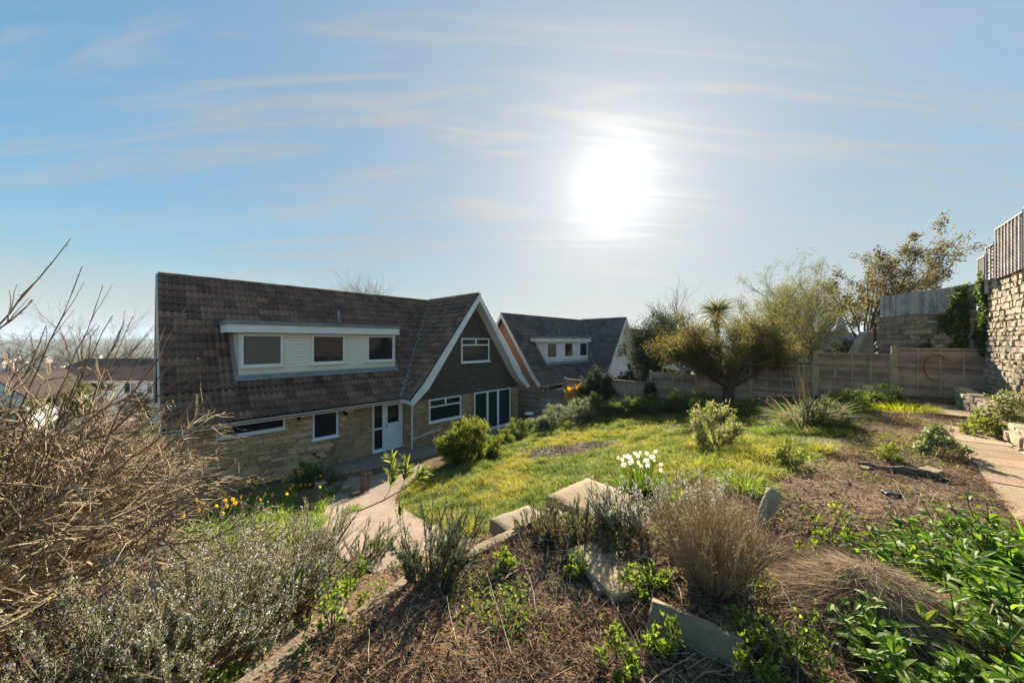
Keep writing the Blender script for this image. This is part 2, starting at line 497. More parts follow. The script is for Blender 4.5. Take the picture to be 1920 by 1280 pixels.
EDGE = np.array([(-1.6, 1.0), (-1.055, 2.11), (-0.78, 2.53), (-0.40, 2.85), (0.03, 3.21), (0.30, 3.55)])
LOW = np.array([(13.4, 10.3), (11.3, 8.2), (8.75, 6.02), (6.4, 3.7), (4.2, 1.0)])


def poly_sd(x, y, line):
    """signed distance to a polyline (positive on its right-hand side) and position along it"""
    best = np.full(x.shape, 1e9); sg = np.zeros(x.shape); tt = np.zeros(x.shape)
    acc = 0.0
    for a, b in zip(line[:-1], line[1:]):
        d = b - a; l = np.hypot(*d); d = d / l
        rx, ry = x - a[0], y - a[1]
        u = (rx * d[0] + ry * d[1])
        uc = u.clip(0, l)
        qx, qy = rx - uc * d[0], ry - uc * d[1]
        r = np.hypot(qx, qy)
        s = rx * d[1] - ry * d[0]
        m = r < best
        best = np.where(m, r, best); sg = np.where(m, np.where(s >= 0, 1, -1), sg); tt = np.where(m, acc + u, tt)
        acc += l
    return best * sg, tt, acc


def sstep(a, b, x):
    t = ((x - a) / (b - a)).clip(0, 1)
    return t * t * (3 - 2 * t)


def step_terms(x, y):
    d, t, L = poly_sd(x, y, EDGE)
    a = 0.5 * sstep(-0.10, 0.04, d) * sstep(L + 1.0, L - 0.1, t) * sstep(5.0, 2.5, np.abs(d))
    d, t, L = poly_sd(x, y, LOW)
    b = 0.33 * sstep(0.10, 0.2, -d) * sstep(-1.0, 0.0, t)
    return a + b


CTRL = [px(p[0], p[1], p[2] * 0.857) for p in [
    (960, 1280, 1.95), (700, 1270, 2.0), (1300, 1280, 1.95), (1800, 1280, 1.95), (1100, 1100, 2.75), (1500, 1100, 2.75), (1850, 1100, 2.75),
    (1300, 950, 4.2), (1650, 900, 5.1), (1850, 900, 5.1), (1400, 850, 6.4), (1600, 800, 8.2), (1760, 770, 10.0),
    (1300, 780, 16.5), (1200, 830, 12), (1100, 800, 17), (1000, 860, 11), (960, 805, 19.3), (1000, 900, 8.5), (850, 900, 9.5), (900, 970, 6.0), (1200, 915, 5.8),
    (1080, 985, 4.6), (850, 1000, 5.3), (750, 1000, 5.7), (700, 1040, 4.9), (700, 940, 9.3), (690, 898, 13.0), (780, 860, 13.5),
    (560, 1150, 3.6), (500, 1050, 5.0), (400, 1280, 2.5), (100, 1280, 2.5), (100, 1050, 4.5), (450, 980, 7.5), (560, 925, 10.5), (600, 897, 12.5), (880, 850, 15.2)]]
CTRL += [(*fence_pt(t), z) for t, z in [(-3, -0.15), (1, 0.1), (4, 0.9), (7, 1.35), (9.5, 1.85), (12.5, 2.45), (15.5, 2.92), (18, 3.08)]]
for s, w, z in [(-6.5, 0.3, -0.2), (-5, 0.3, -0.17), (-2.5, 0.4, -0.12), (0, 0.4, -0.1), (2, 0.9, -0.1), (4.5, 0.9, -0.1), (7, 0.9, -0.12), (9.3, 0.9, -0.12), (0.5, 2.0, -0.08), (3, 1.9, -0.07), (6, 2.0, -0.1), (8.5, 2.0, -0.1), (-1.5, 1.6, -0.05),
                (-7, -7, -0.6), (2, -7, -0.6), (9, -7, -0.6), (-10, 0, -0.6), (-9, -5, -0.9)]:
    p = HP + HU * s - HV * w
    CTRL.append((p[0], p[1], z))
CTRL += [(13.6, 9.0, 3.1), (10, 4.5, 3.1), (0, -3, 3.25), (6, -2, 3.25), (-5, -2, 3.0), (-9, 3, 1.9), (-10, 8, 0.4), (-14, 12, -0.7), (17, 15, 2.9), (13, 19, 2.2), (7, 24, 1.0)]
CTRL = np.array(CTRL)
_cz = CTRL[:, 2] - step_terms(CTRL[:, 0], CTRL[:, 1])


def _phi(r2):
    return np.where(r2 > 1e-9, 0.5 * r2 * np.log(np.maximum(r2, 1e-9)), 0)


_n = len(CTRL)
_A = np.zeros((_n + 3, _n + 3))
_d = CTRL[:, None, :2] - CTRL[None, :, :2]
_A[:_n, :_n] = _phi((_d ** 2).sum(-1)) + np.eye(_n) * 0.6
_A[:_n, _n] = 1; _A[:_n, _n + 1:] = CTRL[:, :2]; _A[_n, :_n] = 1; _A[_n + 1:, :_n] = CTRL[:, :2].T
_w = np.linalg.solve(_A, np.concatenate([_cz, np.zeros(3)]))


def vnoise(x, y, seed=0):
    """value noise"""
    xi = np.floor(x).astype(np.int64); yi = np.floor(y).astype(np.int64)
    fx = x - xi; fy = y - yi; fx = fx * fx * (3 - 2 * fx); fy = fy * fy * (3 - 2 * fy)

    def h(a, b):
        n = (a * 374761393 + b * 668265263 + seed * 982451653) & 0x7fffffff
        n = ((n ^ (n >> 13)) * 1274126177) & 0x7fffffff
        return ((n ^ (n >> 16)) & 0xffff) / 65535.0
    return (h(xi, yi) * (1 - fx) + h(xi + 1, yi) * fx) * (1 - fy) + (h(xi, yi + 1) * (1 - fx) + h(xi + 1, yi + 1) * fx) * fy


def fbm(x, y, oct=4, seed=0):
    v = 0; a = 0.5
    for k in range(oct):
        v = v + a * vnoise(x * 2 ** k, y * 2 ** k, seed + k); a *= 0.5
    return v


def ground0(x, y):
    """smooth ground height, without clods"""
    x = np.asarray(x, float); y = np.asarray(y, float)
    sh = x.shape
    xf, yf = x.ravel(), y.ravel()
    xc, yc = xf.clip(-18, 21), yf.clip(-4, 30)
    z = np.full(len(xc), _w[_n]) + xc * _w[_n + 1] + yc * _w[_n + 2]
    for k in range(_n):
        z += _w[k] * _phi((xc - CTRL[k, 0]) ** 2 + (yc - CTRL[k, 1]) ** 2)
    z = z + step_terms(xc, yc)
    z = np.minimum(z, 3.6)
    out = np.hypot(xf - xc, yf - yc)
    r = np.hypot(xf, yf)
    far = -1.2 - 0.085 * (r - 28).clip(0, None)
    far = np.maximum(far, -32 + 6 * fbm(xf / 160, yf / 160, 3, 5))
    hill = (25 + 62 * fbm(xf / 900 + 3, yf / 900, 4, 9)) * sstep(1400, 3600, r)
    far = far + hill
    w = sstep(0, 16, out)
    return (z * (1 - w) + far * w).reshape(sh)


PATHS = []      # polygons (paving) where the soil stays flat


def inside(x, y, poly):
    c = np.zeros(x.shape, bool)
    n = len(poly)
    for i in range(n):
        x1, y1 = poly[i]; x2, y2 = poly[(i + 1) % n]
        if y1 == y2: continue
        c ^= ((y1 > y) != (y2 > y)) & (x < (x2 - x1) * (y - y1) / (y2 - y1) + x1)
    return c


def ground(x, y):
    x = np.asarray(x, float); y = np.asarray(y, float)
    z = ground0(x, y)
    r = np.hypot(x, y)
    amp = sstep(60, 20, r) * 0.10 + 0.0
    b = (fbm(x * 1.3, y * 1.3, 3, 21) - 0.45) * amp + (fbm(x * 7, y * 7, 3, 33) - 0.45) * 0.07 * sstep(14, 4, r)
    flat = np.zeros(x.shape, bool)
    for p in PATHS:
        flat |= inside(x, y, p)
    return np.where(flat, z - 0.03, z + b)


def gz(x, y):
    return float(ground(np.array([float(x)]), np.array([float(y)]))[0])


def hit(pxl, pyl):
    """where the line of sight through a photograph pixel meets the ground"""
    dx, dz = (pxl - 960) / FPX, -(pyl - 640) / FPX
    Y = np.linspace(1.2, 40, 1600)
    z = ground0(dx * Y, Y)
    below = (EYE + dz * Y) <= z
    k = int(np.argmax(below)) if below.any() else 1599
    return np.array([dx * Y[k], Y[k], gz(dx * Y[k], Y[k])])


# paving outlines (left edge, right edge), metres
def hl(s, w):
    return HP + HU * s - HV * w


PATIO_L = [hl(s, 0.02) for s in (-3.6, -2, 0, 1.55)] + [hl(s, 0.66) for s in (1.68, 4, 7, 11.0)]
PATIO_R = [hl(-3.4, 1.2), hl(-2, 1.7), hl(0.0, 2.3), hl(1.6, 2.5), hl(2.6, 2.3), hl(4, 1.9), hl(7, 2.1), hl(11.0, 2.2)]
WALK_L = [hit(a, b)[:2] for a, b in [(655, 893), (640, 915), (615, 940), (600, 975), (610, 1010), (640, 1048), (700, 1075)]]
WALK_R = [hit(a, b)[:2] for a, b in [(800, 870), (785, 890), (745, 925), (740, 945), (790, 975), (850, 1010), (905, 1010)]]
SLABS_L = [(12.5, 10.4), (10.57, 8.6), (7.74, 5.9), (5.0, 3.39), (3.3, 1.8)]
SLABS_R = [(13.0, 9.98), (11.05, 8.14), (8.36, 5.56), (5.6, 2.9), (3.8, 1.3)]
for l, r in ((PATIO_L, PATIO_R), (WALK_L, WALK_R)):
    PATHS.append([tuple(p) for p in l] + [tuple(p) for p in r[::-1]])
PATHS.append(SLABS_L + SLABS_R[::-1])

LAWN = [hit(a, b)[:2] for a, b in [(745, 945), (790, 980), (860, 1012), (930, 1005), (1000, 960), (1060, 925), (1130, 905), (1250, 905), (1380, 905), (1500, 880), (1560, 845), (1600, 800), (1640, 770), (1540, 760), (1440, 765),
                                   (1330, 765), (1200, 775), (1080, 788), (990, 795), (930, 820), (860, 880), (800, 880), (770, 905)]]
BURN = hit(1065, 845)[:2]


def region(x, y):
    """0 soil .. 1 turf, and the burnt patch"""
    g = inside(x, y, LAWN).astype(float)
    bx, by = x - BURN[0], y - BURN[1]
    burn = sstep(1.1, 0.75, np.hypot(bx / 1.5, by / 1.15) + 0.9 * (fbm(x * 2.2, y * 2.2, 3, 4) - 0.5))
    return g, burn


def char_patch(x, y):
    """soil blackened by an old bonfire on the terrace"""
    return sstep(1.05, 0.7, np.hypot((x - 0.05) / 0.75, (y - 2.75) / 0.62) + 0.9 * (fbm(x * 3, y * 3, 3, 8) - 0.45)) * 0.8


def make_ground():
    n = 290
    u = np.linspace(-1, 1, n)
    xs = 1.5 * np.sinh(u * 8.6) / np.sinh(1) * 1.0
    xs = xs * (6000 / xs.max()) * 0 + np.sign(u) * (np.expm1(np.abs(u) * 9.2) * 0.62)
    ys = np.sign(u) * (np.expm1(np.abs(u) * 9.2) * 0.62) + 4.5
    X, Y = np.meshgrid(xs, ys)
    Z = ground(X.ravel(), Y.ravel())
    V = np.stack([X.ravel(), Y.ravel(), Z], 1)
    g_, burn = region(V[:, 0], V[:, 1])
    m1 = fbm(V[:, 0] * 0.9, V[:, 1] * 0.9, 4, 50)[:, None]
    m2 = fbm(V[:, 0] * 4, V[:, 1] * 4, 3, 60)[:, None]
    soil = np.array([0.105, 0.064, 0.038]) * (1 - m2) + np.array([0.20, 0.135, 0.085]) * m2
    dark = np.array([0.045, 0.031, 0.022])
    soil = soil * (1 - sstep(0.5, 0.7, m1)) + dark * sstep(0.5, 0.7, m1)
    turf = np.array([0.10, 0.115, 0.03]) * (1 - m2) + np.array([0.20, 0.19, 0.06]) * m2
    ash = np.array([0.05, 0.042, 0.038]) * (1 - m2) + np.array([0.20, 0.18, 0.165]) * m2
    c = soil * (1 - g_[:, None]) + turf * g_[:, None]
    c = c * (1 - burn[:, None]) + ash * burn[:, None]
    ch = char_patch(V[:, 0], V[:, 1])[:, None]
    c = c * (1 - ch) + np.array([0.034, 0.027, 0.022]) * ch
    r = np.hypot(V[:, 0], V[:, 1])[:, None]
    land = np.array([0.07, 0.085, 0.035]) * (1 - m1) + np.array([0.12, 0.12, 0.06]) * m1
    wf = sstep(24, 40, r)
    c = c * (1 - wf) + land * wf
    i = (np.arange(n - 1)[:, None] * n + np.arange(n - 1)[None]).ravel()
    Q = np.stack([i, i + 1, i + n + 1, i + n], 1)
    g = G().add(V, Q, None, c)
    m = surf('earth', (0.75, 0.75, 0.75), (1.25, 1.2, 1.15), 9, 0.97, 0.9, 30, attr=True, spec=0.1, bdist=0.03)
    o = g.build('ground', m, smooth=True)
    return tag(o, 'sloping garden soil and turf running out to far hills', kind='structure')


make_ground()


def loft(name, Lp, Rp, mat, lift=0.0, m=10, sub=8, thick=0.12):
    """a paved strip between two edges, lying on the slope"""
    def res(P):
        P = np.array(P, float)
        d = np.concatenate([[0], np.cumsum(np.hypot(*(P[1:] - P[:-1]).T))])
        k = np.linspace(0, len(P) - 1, (len(P) - 1) * sub + 1)
        return np.stack([np.interp(k, np.arange(len(P)), P[:, j]) for j in (0, 1)], 1)
    A, B = res(Lp), res(Rp)
    rows = []
    for t in np.linspace(0, 1, m + 1):
        p = A * (1 - t) + B * t
        if 0 < t < 1: pass
        rows.append(np.column_stack([p, ground0(p[:, 0], p[:, 1]) + lift]))
    rows = [np.column_stack([rows[0][:, :2], rows[0][:, 2] - thick])] + rows + [np.column_stack([rows[-1][:, :2], rows[-1][:, 2] - thick])]
    V = np.concatenate(rows); k = len(A)
    i = (np.arange(len(rows) - 1)[:, None] * k + np.arange(k - 1)[None]).ravel()
    g = G().add(V, np.stack([i, i + k, i + k + 1, i + 1], 1))
    return g.build(name, mat)


o = loft('patio', PATIO_L, PATIO_R, M['concrete'], 0.0); tag(o, 'concrete patio along the house wall', kind='structure')
o = loft('path', WALK_L, WALK_R, M['concrete'], 0.012); tag(o, 'sloping concrete path from the patio', kind='structure')

# ------------------------------------------------------------------ the chalet houses
HL, HR = -6.15, 9.00         # left end, right end along the front
WL, WR, WC = 1.52, 9.00, 5.25
RID, RY = 7.36, 3.4
PROF = [(-0.42, 2.25), (0.30, 2.98), (RY, RID)]                # main roof, y and z
WPROF = [(4.06, 2.25), (3.36, 2.98), (0.0, RID)]               # wing roof, distance from its centre line and z


def tile_mesh(name, mat):
    W, Ln = 0.36, 0.40
    prof = []
    for k in range(13):
        x = W * k / 12
        ph = (k % 6) / 6
        z = 0.068 * max(0.0, math.sin(math.pi * (ph * 1.5))) if ph < 0.67 else 0.0
        prof.append((x, z))
    V = []
    for (x, z) in prof: V.append((x, Ln, z + 0.002))
    for (x, z) in prof: V.append((x, 0.0, z + 0.06))
    for (x, z) in prof: V.append((x, 0.005, z + 0.004))
    for (x, z) in prof: V.append((x, 0.0, z + 0.06))
    Q = []
    for k in range(12):
        Q.append((13 + k, 13 + k + 1, k + 1, k))
        Q.append((26 + k, 26 + k + 1, 39 + k + 1, 39 + k))
    return np.array(V), np.array(Q)


TV, TQ = tile_mesh('t', None)


def unit_block(j=0.0):
    """a bevelled unit block centred on the origin"""
    bm = bmesh.new()
    bmesh.ops.create_cube(bm, size=1)
    bmesh.ops.bevel(bm, geom=list(bm.edges), offset=0.07, segments=1, affect='EDGES')
    if j:
        for v in bm.verts:
            v.co += Vector((random.uniform(-j, j), random.uniform(-j, j), random.uniform(-j, j)))
    bmesh.ops.triangulate(bm, faces=bm.faces)
    V = np.array([v.co[:] for v in bm.verts]); bm.verts.index_update()
    T = np.array([[v.index for v in f.verts] for f in bm.faces])
    bm.free()
    return V, T


BLK = [unit_block(0.05) for _ in range(5)]
BLK_ROUGH = [unit_block(0.075) for _ in range(7)]


def to_world(root, P):
    return root @ Vector(P)


def place_pieces(name, mats, kind_mesh, mat, part, root_m, limit=300, stuff_name=None, smooth=False):
    """the pieces that show largest become objects, the rest one joined mesh"""
    eye = Vector((0, 0, EYE))
    order = sorted(range(len(mats)), key=lambda i: ((root_m @ mats[i].translation) - eye).length)
    shared = {}
    rest = G()
    for rank, i in enumerate(order):
        V, Q, T, key = kind_mesh(i)
        if rank < limit:
            if key not in shared:
                g = G().add(V, Q, T)
                me_o = g.build(name, mat, part, smooth=smooth)
                shared[key] = me_o.data
                o = me_o
            else:
                o = link_mesh(name, shared[key], None, part)
            o.matrix_basis = mats[i]
        else:
            m = np.array(mats[i])
            c = rng.uniform(0.78, 1.22) * np.array([1, rng.uniform(0.96, 1.04), rng.uniform(0.92, 1.08)])
            rest.add(V @ m[:3, :3].T + m[:3, 3], Q, T, c)
    if rest.n:
        o = rest.build(stuff_name or name + '_run', mat, part, smooth=smooth)
        o['kind'] = 'stuff'


def frame_mat(ex, ey, ez, t):
    return Matrix(((ex[0], ey[0], ez[0], t[0]), (ex[1], ey[1], ez[1], t[1]), (ex[2], ey[2], ez[2], t[2]), (0, 0, 0, 1)))


def win(parent, s0, s1, z0, z1, y, glass, white, bars=(), sill=True, fr=0.065, name='window', trans=None, sillmat=None):
    """window frame with panes; bars are (kind, position, from, to); front towards -y"""
    g = G()
    y0, y1 = y - 0.05, y + 0.05
    g.box(s0, s1, y0, y1, z0, z0 + fr); g.box(s0, s1, y0, y1, z1 - fr, z1)
    g.box(s0, s0 + fr, y0, y1, z0 + fr, z1 - fr); g.box(s1 - fr, s1, y0, y1, z0 + fr, z1 - fr)
    for k, p, a, b in bars:
        if k == 'v': g.box(p - 0.035, p + 0.035, y0 + 0.004, y1, a, b)
        else: g.box(a, b, y0 + 0.004, y1, p - 0.035, p + 0.035)
    f = g.build(name, white, parent)
    p = G().box(s0 + fr * 0.5, s1 - fr * 0.5, y - 0.008, y + 0.02, z0 + fr * 0.5, z1 - fr * 0.5).build('pane', glass, f)
    if sill:
        G().box(s0 - 0.05, s1 + 0.05, y - 0.12, y + 0.02, z0 - 0.055, z0 - 0.002).build('sill', sillmat or white, f)
    return f


def make_house(root, near, stonemat, tilemat, front_clad, boards, gable_stone):
    rm = Matrix.Translation(root.location) @ Matrix.Rotation(root.rotation_euler.z, 4, 'Z')
    # ---- walls: solid core with a skin of stones on the front
    g = G()
    g.box(HL + 0.01, WL + 0.3, 0.07, 6.8, -0.6, 2.35)
    g.box(WL + 0.07, WR - 0.0, -0.55, 7.4, -0.6, 2.30)
    g.prism([(0.07, 2.35), (RY, RID - 0.12), (6.73, 2.35)], 'x', HL + 0.012, WL + 0.5)
    core = g.build('wall', M['mortar'] if near else stonemat, root, fix=True)
    # gable of the wing
    g = G(); g.prism([(WL + 0.09, 2.07), (WC - 3.34, 2.87), (WC, RID - 0.12), (WC + 3.34, 2.87), (WR - 0.02, 2.07)], 'y', -0.545, 7.38)
    gable = g.build('gable_wall', M['hung'] if not boards else M['board_w'], root, fix=True)
    # ---- openings on the front, used by stones to keep clear
    holes_main = [(-5.24, -3.31, 1.65, 2.12), (-2.39, -1.45, 1.0, 2.10), (0.0, 1.44, -0.6, 2.12)]
    holes_wing = [(2.50, 4.46, 0.92, 2.05), (5.38, 8.26, -0.6, 2.06)]
    if near:
        mats = []

        def skin(s0, s1, z0, z1, holes, place):
            z = z0
            while z < z1 - 0.03:
                h = min(random.choice([0.085, 0.125, 0.125, 0.16]), z1 - z)
                s = s0
                while s < s1 - 0.02:
                    l = random.uniform(0.2, 0.52)
                    if s1 - s - l < 0.15: l = s1 - s
                    a, b = s, s + l
                    seg = [(a, b)]
                    for (h0, h1, k0, k1) in holes:
                        if z + h > k0 + 0.02 and z < k1 - 0.02:
                            ns = []
                            for (p, q) in seg:
                                if q <= h0 or p >= h1: ns.append((p, q)); continue
                                if p < h0 - 0.02: ns.append((p, h0))
                                if q > h1 + 0.02: ns.append((h1, q))
                            seg = ns
                    for (p, q) in seg:
                        if q - p > 0.03: mats.append(place((p + q) / 2, z + h / 2, q - p - 0.008, h - 0.007))
                    s += l
                z += h
        pr = lambda: random.uniform(-0.008, 0.012)
        skin(HL, WL, -0.35, 2.2, holes_main, lambda s, z, l, h: Matrix.Translation((s, 0.035 + pr(), z)) @ Matrix.Diagonal((l, 0.10, h, 1)))
        skin(WL, WR, -0.35, 2.06, holes_wing, lambda s, z, l, h: Matrix.Translation((s, -0.585 + pr(), z)) @ Matrix.Diagonal((l, 0.10, h, 1)))
        skin(-0.53, 0.06, -0.35, 2.2, [], lambda s, z, l, h: Matrix.Translation((WL + 0.035, s, z)) @ Matrix.Diagonal((0.10, l, h, 1)))
        skin(0.08, 6.78, -0.5, 2.3, [], lambda s, z, l, h: Matrix.Translation((HL, s, z)) @ Matrix.Diagonal((0.07, l, h, 1)))
        place_pieces('stone_block', mats, lambda i: (BLK[i % 5][0], None, BLK[i % 5][1], i % 5), stonemat, core, rm, 300, 'stone_blocks')
    # ---- roof deck (closed) and tiles
    def off(prof, d):
        return [(a, b - d) for a, b in prof]
    g = G()
    mp = PROF + [(2 * RY - a, b) for a, b in PROF[-2::-1]]
    low = [(a, b - 0.14) for a, b in mp]
    for a in range(len(mp) - 1): g.prism([mp[a], mp[a + 1], low[a + 1], low[a]], 'x', HL - 0.36, WC)
    wp = [(WC - d, z) for d, z in WPROF] + [(WC + d, z) for d, z in WPROF[-2::-1]]
    wlow = [(a, b - 0.14) for a, b in wp]
    for a in range(len(wp) - 1): g.prism([wp[a], wp[a + 1], wlow[a + 1], wlow[a]], 'y', -1.15, 7.9)
    roof = g.build('roof', M['underlay'], root, fix=True)
    mats = []

    def slope(prof, to3, c0, c1, ex, updir, nrmdir, keep):
        # walk up the bent profile in courses of 0.33
        pts = prof; lens = [math.dist(pts[i], pts[i + 1]) for i in range(len(pts) - 1)]; tot = sum(lens)
        d = -0.04
        row = 0
        while d < tot - 0.18:
            dd = max(d, 0.0); i = 0
            while dd > lens[i] and i < len(lens) - 1: dd -= lens[i]; i += 1
            (a0, b0), (a1, b1) = pts[i], pts[i + 1]
            tx, tz = (a1 - a0) / lens[i], (b1 - b0) / lens[i]
            base = (a0 + tx * (dd if d >= 0 else d), b0 + tz * (dd if d >= 0 else d))
            c = c0
            while c < c1 - 0.05:
                t = to3(base, c)
                if keep(t):
                    e2 = updir(tx, tz); e3 = nrmdir(tx, tz)
                    w = random.uniform(-0.006, 0.006)
                    mats.append(frame_mat(ex, e2, e3, (t[0] + e3[0] * (0.012 + w * .4), t[1] + e3[1] * (0.012 + w * .4), t[2] + e3[2] * (0.012 + w * .4))))
                c += 0.36
            d += 0.33; row += 1

    def keep_main(t):
        s, y, z = t
        if -4.5 < s and s + 0.36 < 1.36 and 0.72 < y < 1.85: return False
        lim = WC - float(np.interp(z, [2.25, 2.98, RID], [4.06, 3.36, 0]))
        return s < min(lim + 0.25, WC - 0.1)

    def keep_wing(t):
        s, y, z = t
        lim = float(np.interp(z, [2.25, 2.98, RID], [-0.42, 0.30, RY]))
        return y < lim + 0.45
    slope(PROF, lambda b, c: (c, b[0], b[1]), HL - 0.37, WC, (1, 0, 0), lambda a, b: (0, a, b), lambda a, b: (0, -b, a), keep_main)
    wl = [(WC - d, z) for d, z in WPROF]
    slope(wl, lambda b, c: (b[0], c, b[1]), -1.17 + 0.36, 3.5, (0, -1, 0), lambda a, b: (a, 0, b), lambda a, b: (-b, 0, a), keep_wing)
    nfront = len(mats)
    wr = [(WC + d, z) for d, z in WPROF]
    slope(wr, lambda b, c: (b[0], c, b[1]), -1.17, 7.7, (0, 1, 0), lambda a, b: (a, 0, b), lambda a, b: (b, 0, -a), lambda t: True)
    place_pieces('roof_tile', mats, lambda i: (TV, TQ, None, 0), tilemat, roof, rm, 300 if near else 0, 'roof_tiles', True)
    # ridge tiles
    for k in range(28):
        a = HL - 0.36 + k * 0.445
        if a > WC - 0.2: break
        g = G(); th = np.linspace(-0.2, math.pi + 0.2, 7)
        lift = 0.004 * (k % 2)
        A_ = [(a, RY + 0.14 * math.cos(t), RID - 0.045 + 0.11 * math.sin(t) + lift) for t in th]; B_ = [(a + 0.44, y, z) for _, y, z in A_]
        g.strip(A_, B_); g.build('ridge_tile', tilemat, roof, smooth=True)
    for k in range(20):
        a = -1.17 + k * 0.445
        if a > 8: break
        g = G(); th = np.linspace(-0.2, math.pi + 0.2, 7)
        lift = 0.004 * (k % 2)
        A_ = [(WC + 0.14 * math.cos(t), a, RID - 0.04 + 0.11 * math.sin(t) + lift) for t in th]; B_ = [(x, a + 0.44, z) for x, _, z in A_]
        g.strip(A_, B_); g.build('ridge_tile', tilemat, roof, smooth=True)
    # valley lead
    g = G()
    vp = [(WC - 4.06, -0.42, 2.25), (WC - 3.36, 0.30, 2.98), (WC, RY, RID)]
    A_ = [(x - 0.13, y + 0.02, z + 0.13) for x, y, z in vp]; C_ = [(x - 0.01, y - 0.04, z + 0.12) for x, y, z in vp]; B_ = [(x + 0.08, y - 0.16, z + 0.15) for x, y, z in vp]
    A_[-1] = (WC - 0.12, RY - 0.1, RID + 0.06)
    g.strip(A_, C_); g.strip(C_, B_); g.build('valley_flashing', M['lead'], root)
    # ---- barge boards, fascia, gutter
    trim = M['paint']
    for sgn in (-1, 1):
        g = G()
        P = [(WC + sgn * d, z) for d, z in [(4.16, 2.10), (3.37, 2.94), (0.0, RID + 0.0)]]
        dn = [(WC + sgn * d, z) for d, z in [(3.95, 1.99), (3.15, 2.64), (0.0, RID - 0.36)]]
        for a in range(2):
            g.prism([P[a], P[a + 1], dn[a + 1], dn[a]], 'y', -1.23, -1.16)
        g.build('barge_board', trim, root, fix=True)
        # soffit under the overhang
        g = G()
        for a in range(2):
            g.add([(dn[a][0], -1.158, dn[a][1] + 0.10), (dn[a + 1][0], -1.158, dn[a + 1][1] + 0.10), (dn[a + 1][0], -0.56, dn[a + 1][1] + 0.10), (dn[a][0], -0.56, dn[a][1] + 0.10)], [(0, 1, 2, 3)])
        g.build('soffit', trim, root)
    g = G()
    for sgn in (-1, 1):
        P = [(RY + sgn * (RY - a), b - 0.01) for a, b in PROF]; dn = [(RY + sgn * (RY - a) * 0.955, b - 0.24) for a, b in PROF]; dn[-1] = (RY, RID - 0.34)
        for a in range(2): g.prism([P[a], P[a + 1], dn[a + 1], dn[a]], 'x', HL - 0.42, HL - 0.365)
    g.build('barge_board', trim if not near else M['board'], root, fix=True)
    g = G(); g.box(HL - 0.36, WL - 0.34, -0.395, -0.37, 2.06, 2.23); g.box(WL - 0.42, WL - 0.395, -1.155, -0.36, 2.06, 2.23)
    g.box(HL - 0.36, WL - 0.34, -0.37, 0.0, 2.08, 2.095)
    g.build('fascia', trim, root)
    th = np.linspace(math.pi, 2 * math.pi, 7)
    g = G()
    A_ = [(HL - 0.38, -0.455 + 0.06 * math.cos(t), 2.21 + 0.06 * math.sin(t)) for t in th]; B_ = [(WL - 0.38, y, z) for _, y, z in A_]
    g.strip(A_, B_)
    A_ = [(WL - 0.455 + 0.06 * math.cos(t), -1.15, 2.21 + 0.06 * math.sin(t)) for t in th]; B_ = [(x, -0.4, z) for x, _, z in A_]
    g.strip(A_, B_)
    g.build('gutter', M['white'], root)

    def pipe(name, pts, r, mat):
        g = G(); tubes(g, np.array([pts], float), np.full((1, len(pts)), r), 8); return g.build(name, mat, root, smooth=True)
    pipe('downpipe', [(-5.86, -0.44, 2.14), (-5.86, -0.30, 2.05), (-5.86, -0.08, 1.95), (-5.86, -0.075, 0.5), (-5.86, -0.075, -0.25)], 0.036, M['white'])
    pipe('downpipe', [(WL - 0.40, -0.72, 2.14), (WL - 0.15, -0.70, 2.0), (WL + 0.02, -0.70, 1.9), (WL + 0.02, -0.70, 0.5), (WL + 0.02, -0.70, -0.1)], 0.034, M['white'])
    if near:
        pipe('waste_pipe', [(WL + 0.03, -0.69, 0.38), (1.7, -0.69, 0.36), (1.85, -0.69, 0.38), (3.16, -0.69, 0.50)], 0.024, M['white'])
        pipe('vent_pipe', [(-2.34, 0.05, 0.46), (-2.34, -0.12, 0.46)], 0.055, M['black']); pipe('vent_pipe', [(-2.20, 0.05, 0.30), (-2.20, -0.12, 0.30)], 0.05, M['black'])
    pipe('flue', [(-0.6, 2.2, 5.4), (-0.6, 2.2, 6.3)], 0.055, M['lead'])
    # ---- windows and doors on the front
    w = M['white']
    win(root, -5.24, -3.31, 1.65, 2.10, 0.01, M['glass'], w)
    win(root, -2.39, -1.45, 1.00, 2.09, 0.01, M['glass'], w)
    win(root, 2.50, 4.46, 0.92, 2.03, -0.605, M['glass'], w, [('h', 1.66, 2.56, 4.40), ('v', 3.48, 1.66, 1.98)])
    f = win(root, 4.48, 6.48, 3.74, 5.02, -0.62, M['glass'], w, [('h', 4.66, 4.54, 6.42), ('v', 5.48, 4.66, 4.96)])
    f = win(root, 5.38, 8.26, -0.12, 2.05, -0.605, M['door_glass'], w, [('v', 6.33, -0.1, 2.0), ('v', 6.405, -0.1, 2.0), ('v', 7.17, -0.1, 2.0), ('v', 7.245, -0.1, 2.0)], name='patio_door')
    # entrance: side light and half-glazed door
    f = win(root, 0.0, 0.52, -0.02, 2.10, 0.01, M['glass'], w, [('h', 0.95, 0.04, 0.48)], sill=False, name='side_window')
    g = G(); g.box(0.525, 0.57, -0.05, 0.06, -0.02, 2.10); g.box(1.38, 1.44, -0.05, 0.06, -0.02, 2.10); g.box(0.57, 1.38, -0.05, 0.06, 2.03, 2.10); g.box(-0.04, 1.49, -0.14, 0.05, -0.08, -0.021)
    g.build('door_frame', w, root)
    g = G(); g.box(0.575, 1.375, -0.02, 0.03, 0.0, 1.12); g.box(0.575, 0.70, -0.02, 0.03, 1.12, 2.025); g.box(1.25, 1.375, -0.02, 0.03, 1.12, 2.025); g.box(0.70, 1.25, -0.02, 0.03, 1.9, 2.025)
    for k in range(6): g.box(0.70 + k * 0.093, 0.70 + k * 0.093 + 0.080, -0.028, -0.019, 0.14, 1.02)
    dr = g.build('door', w, root)
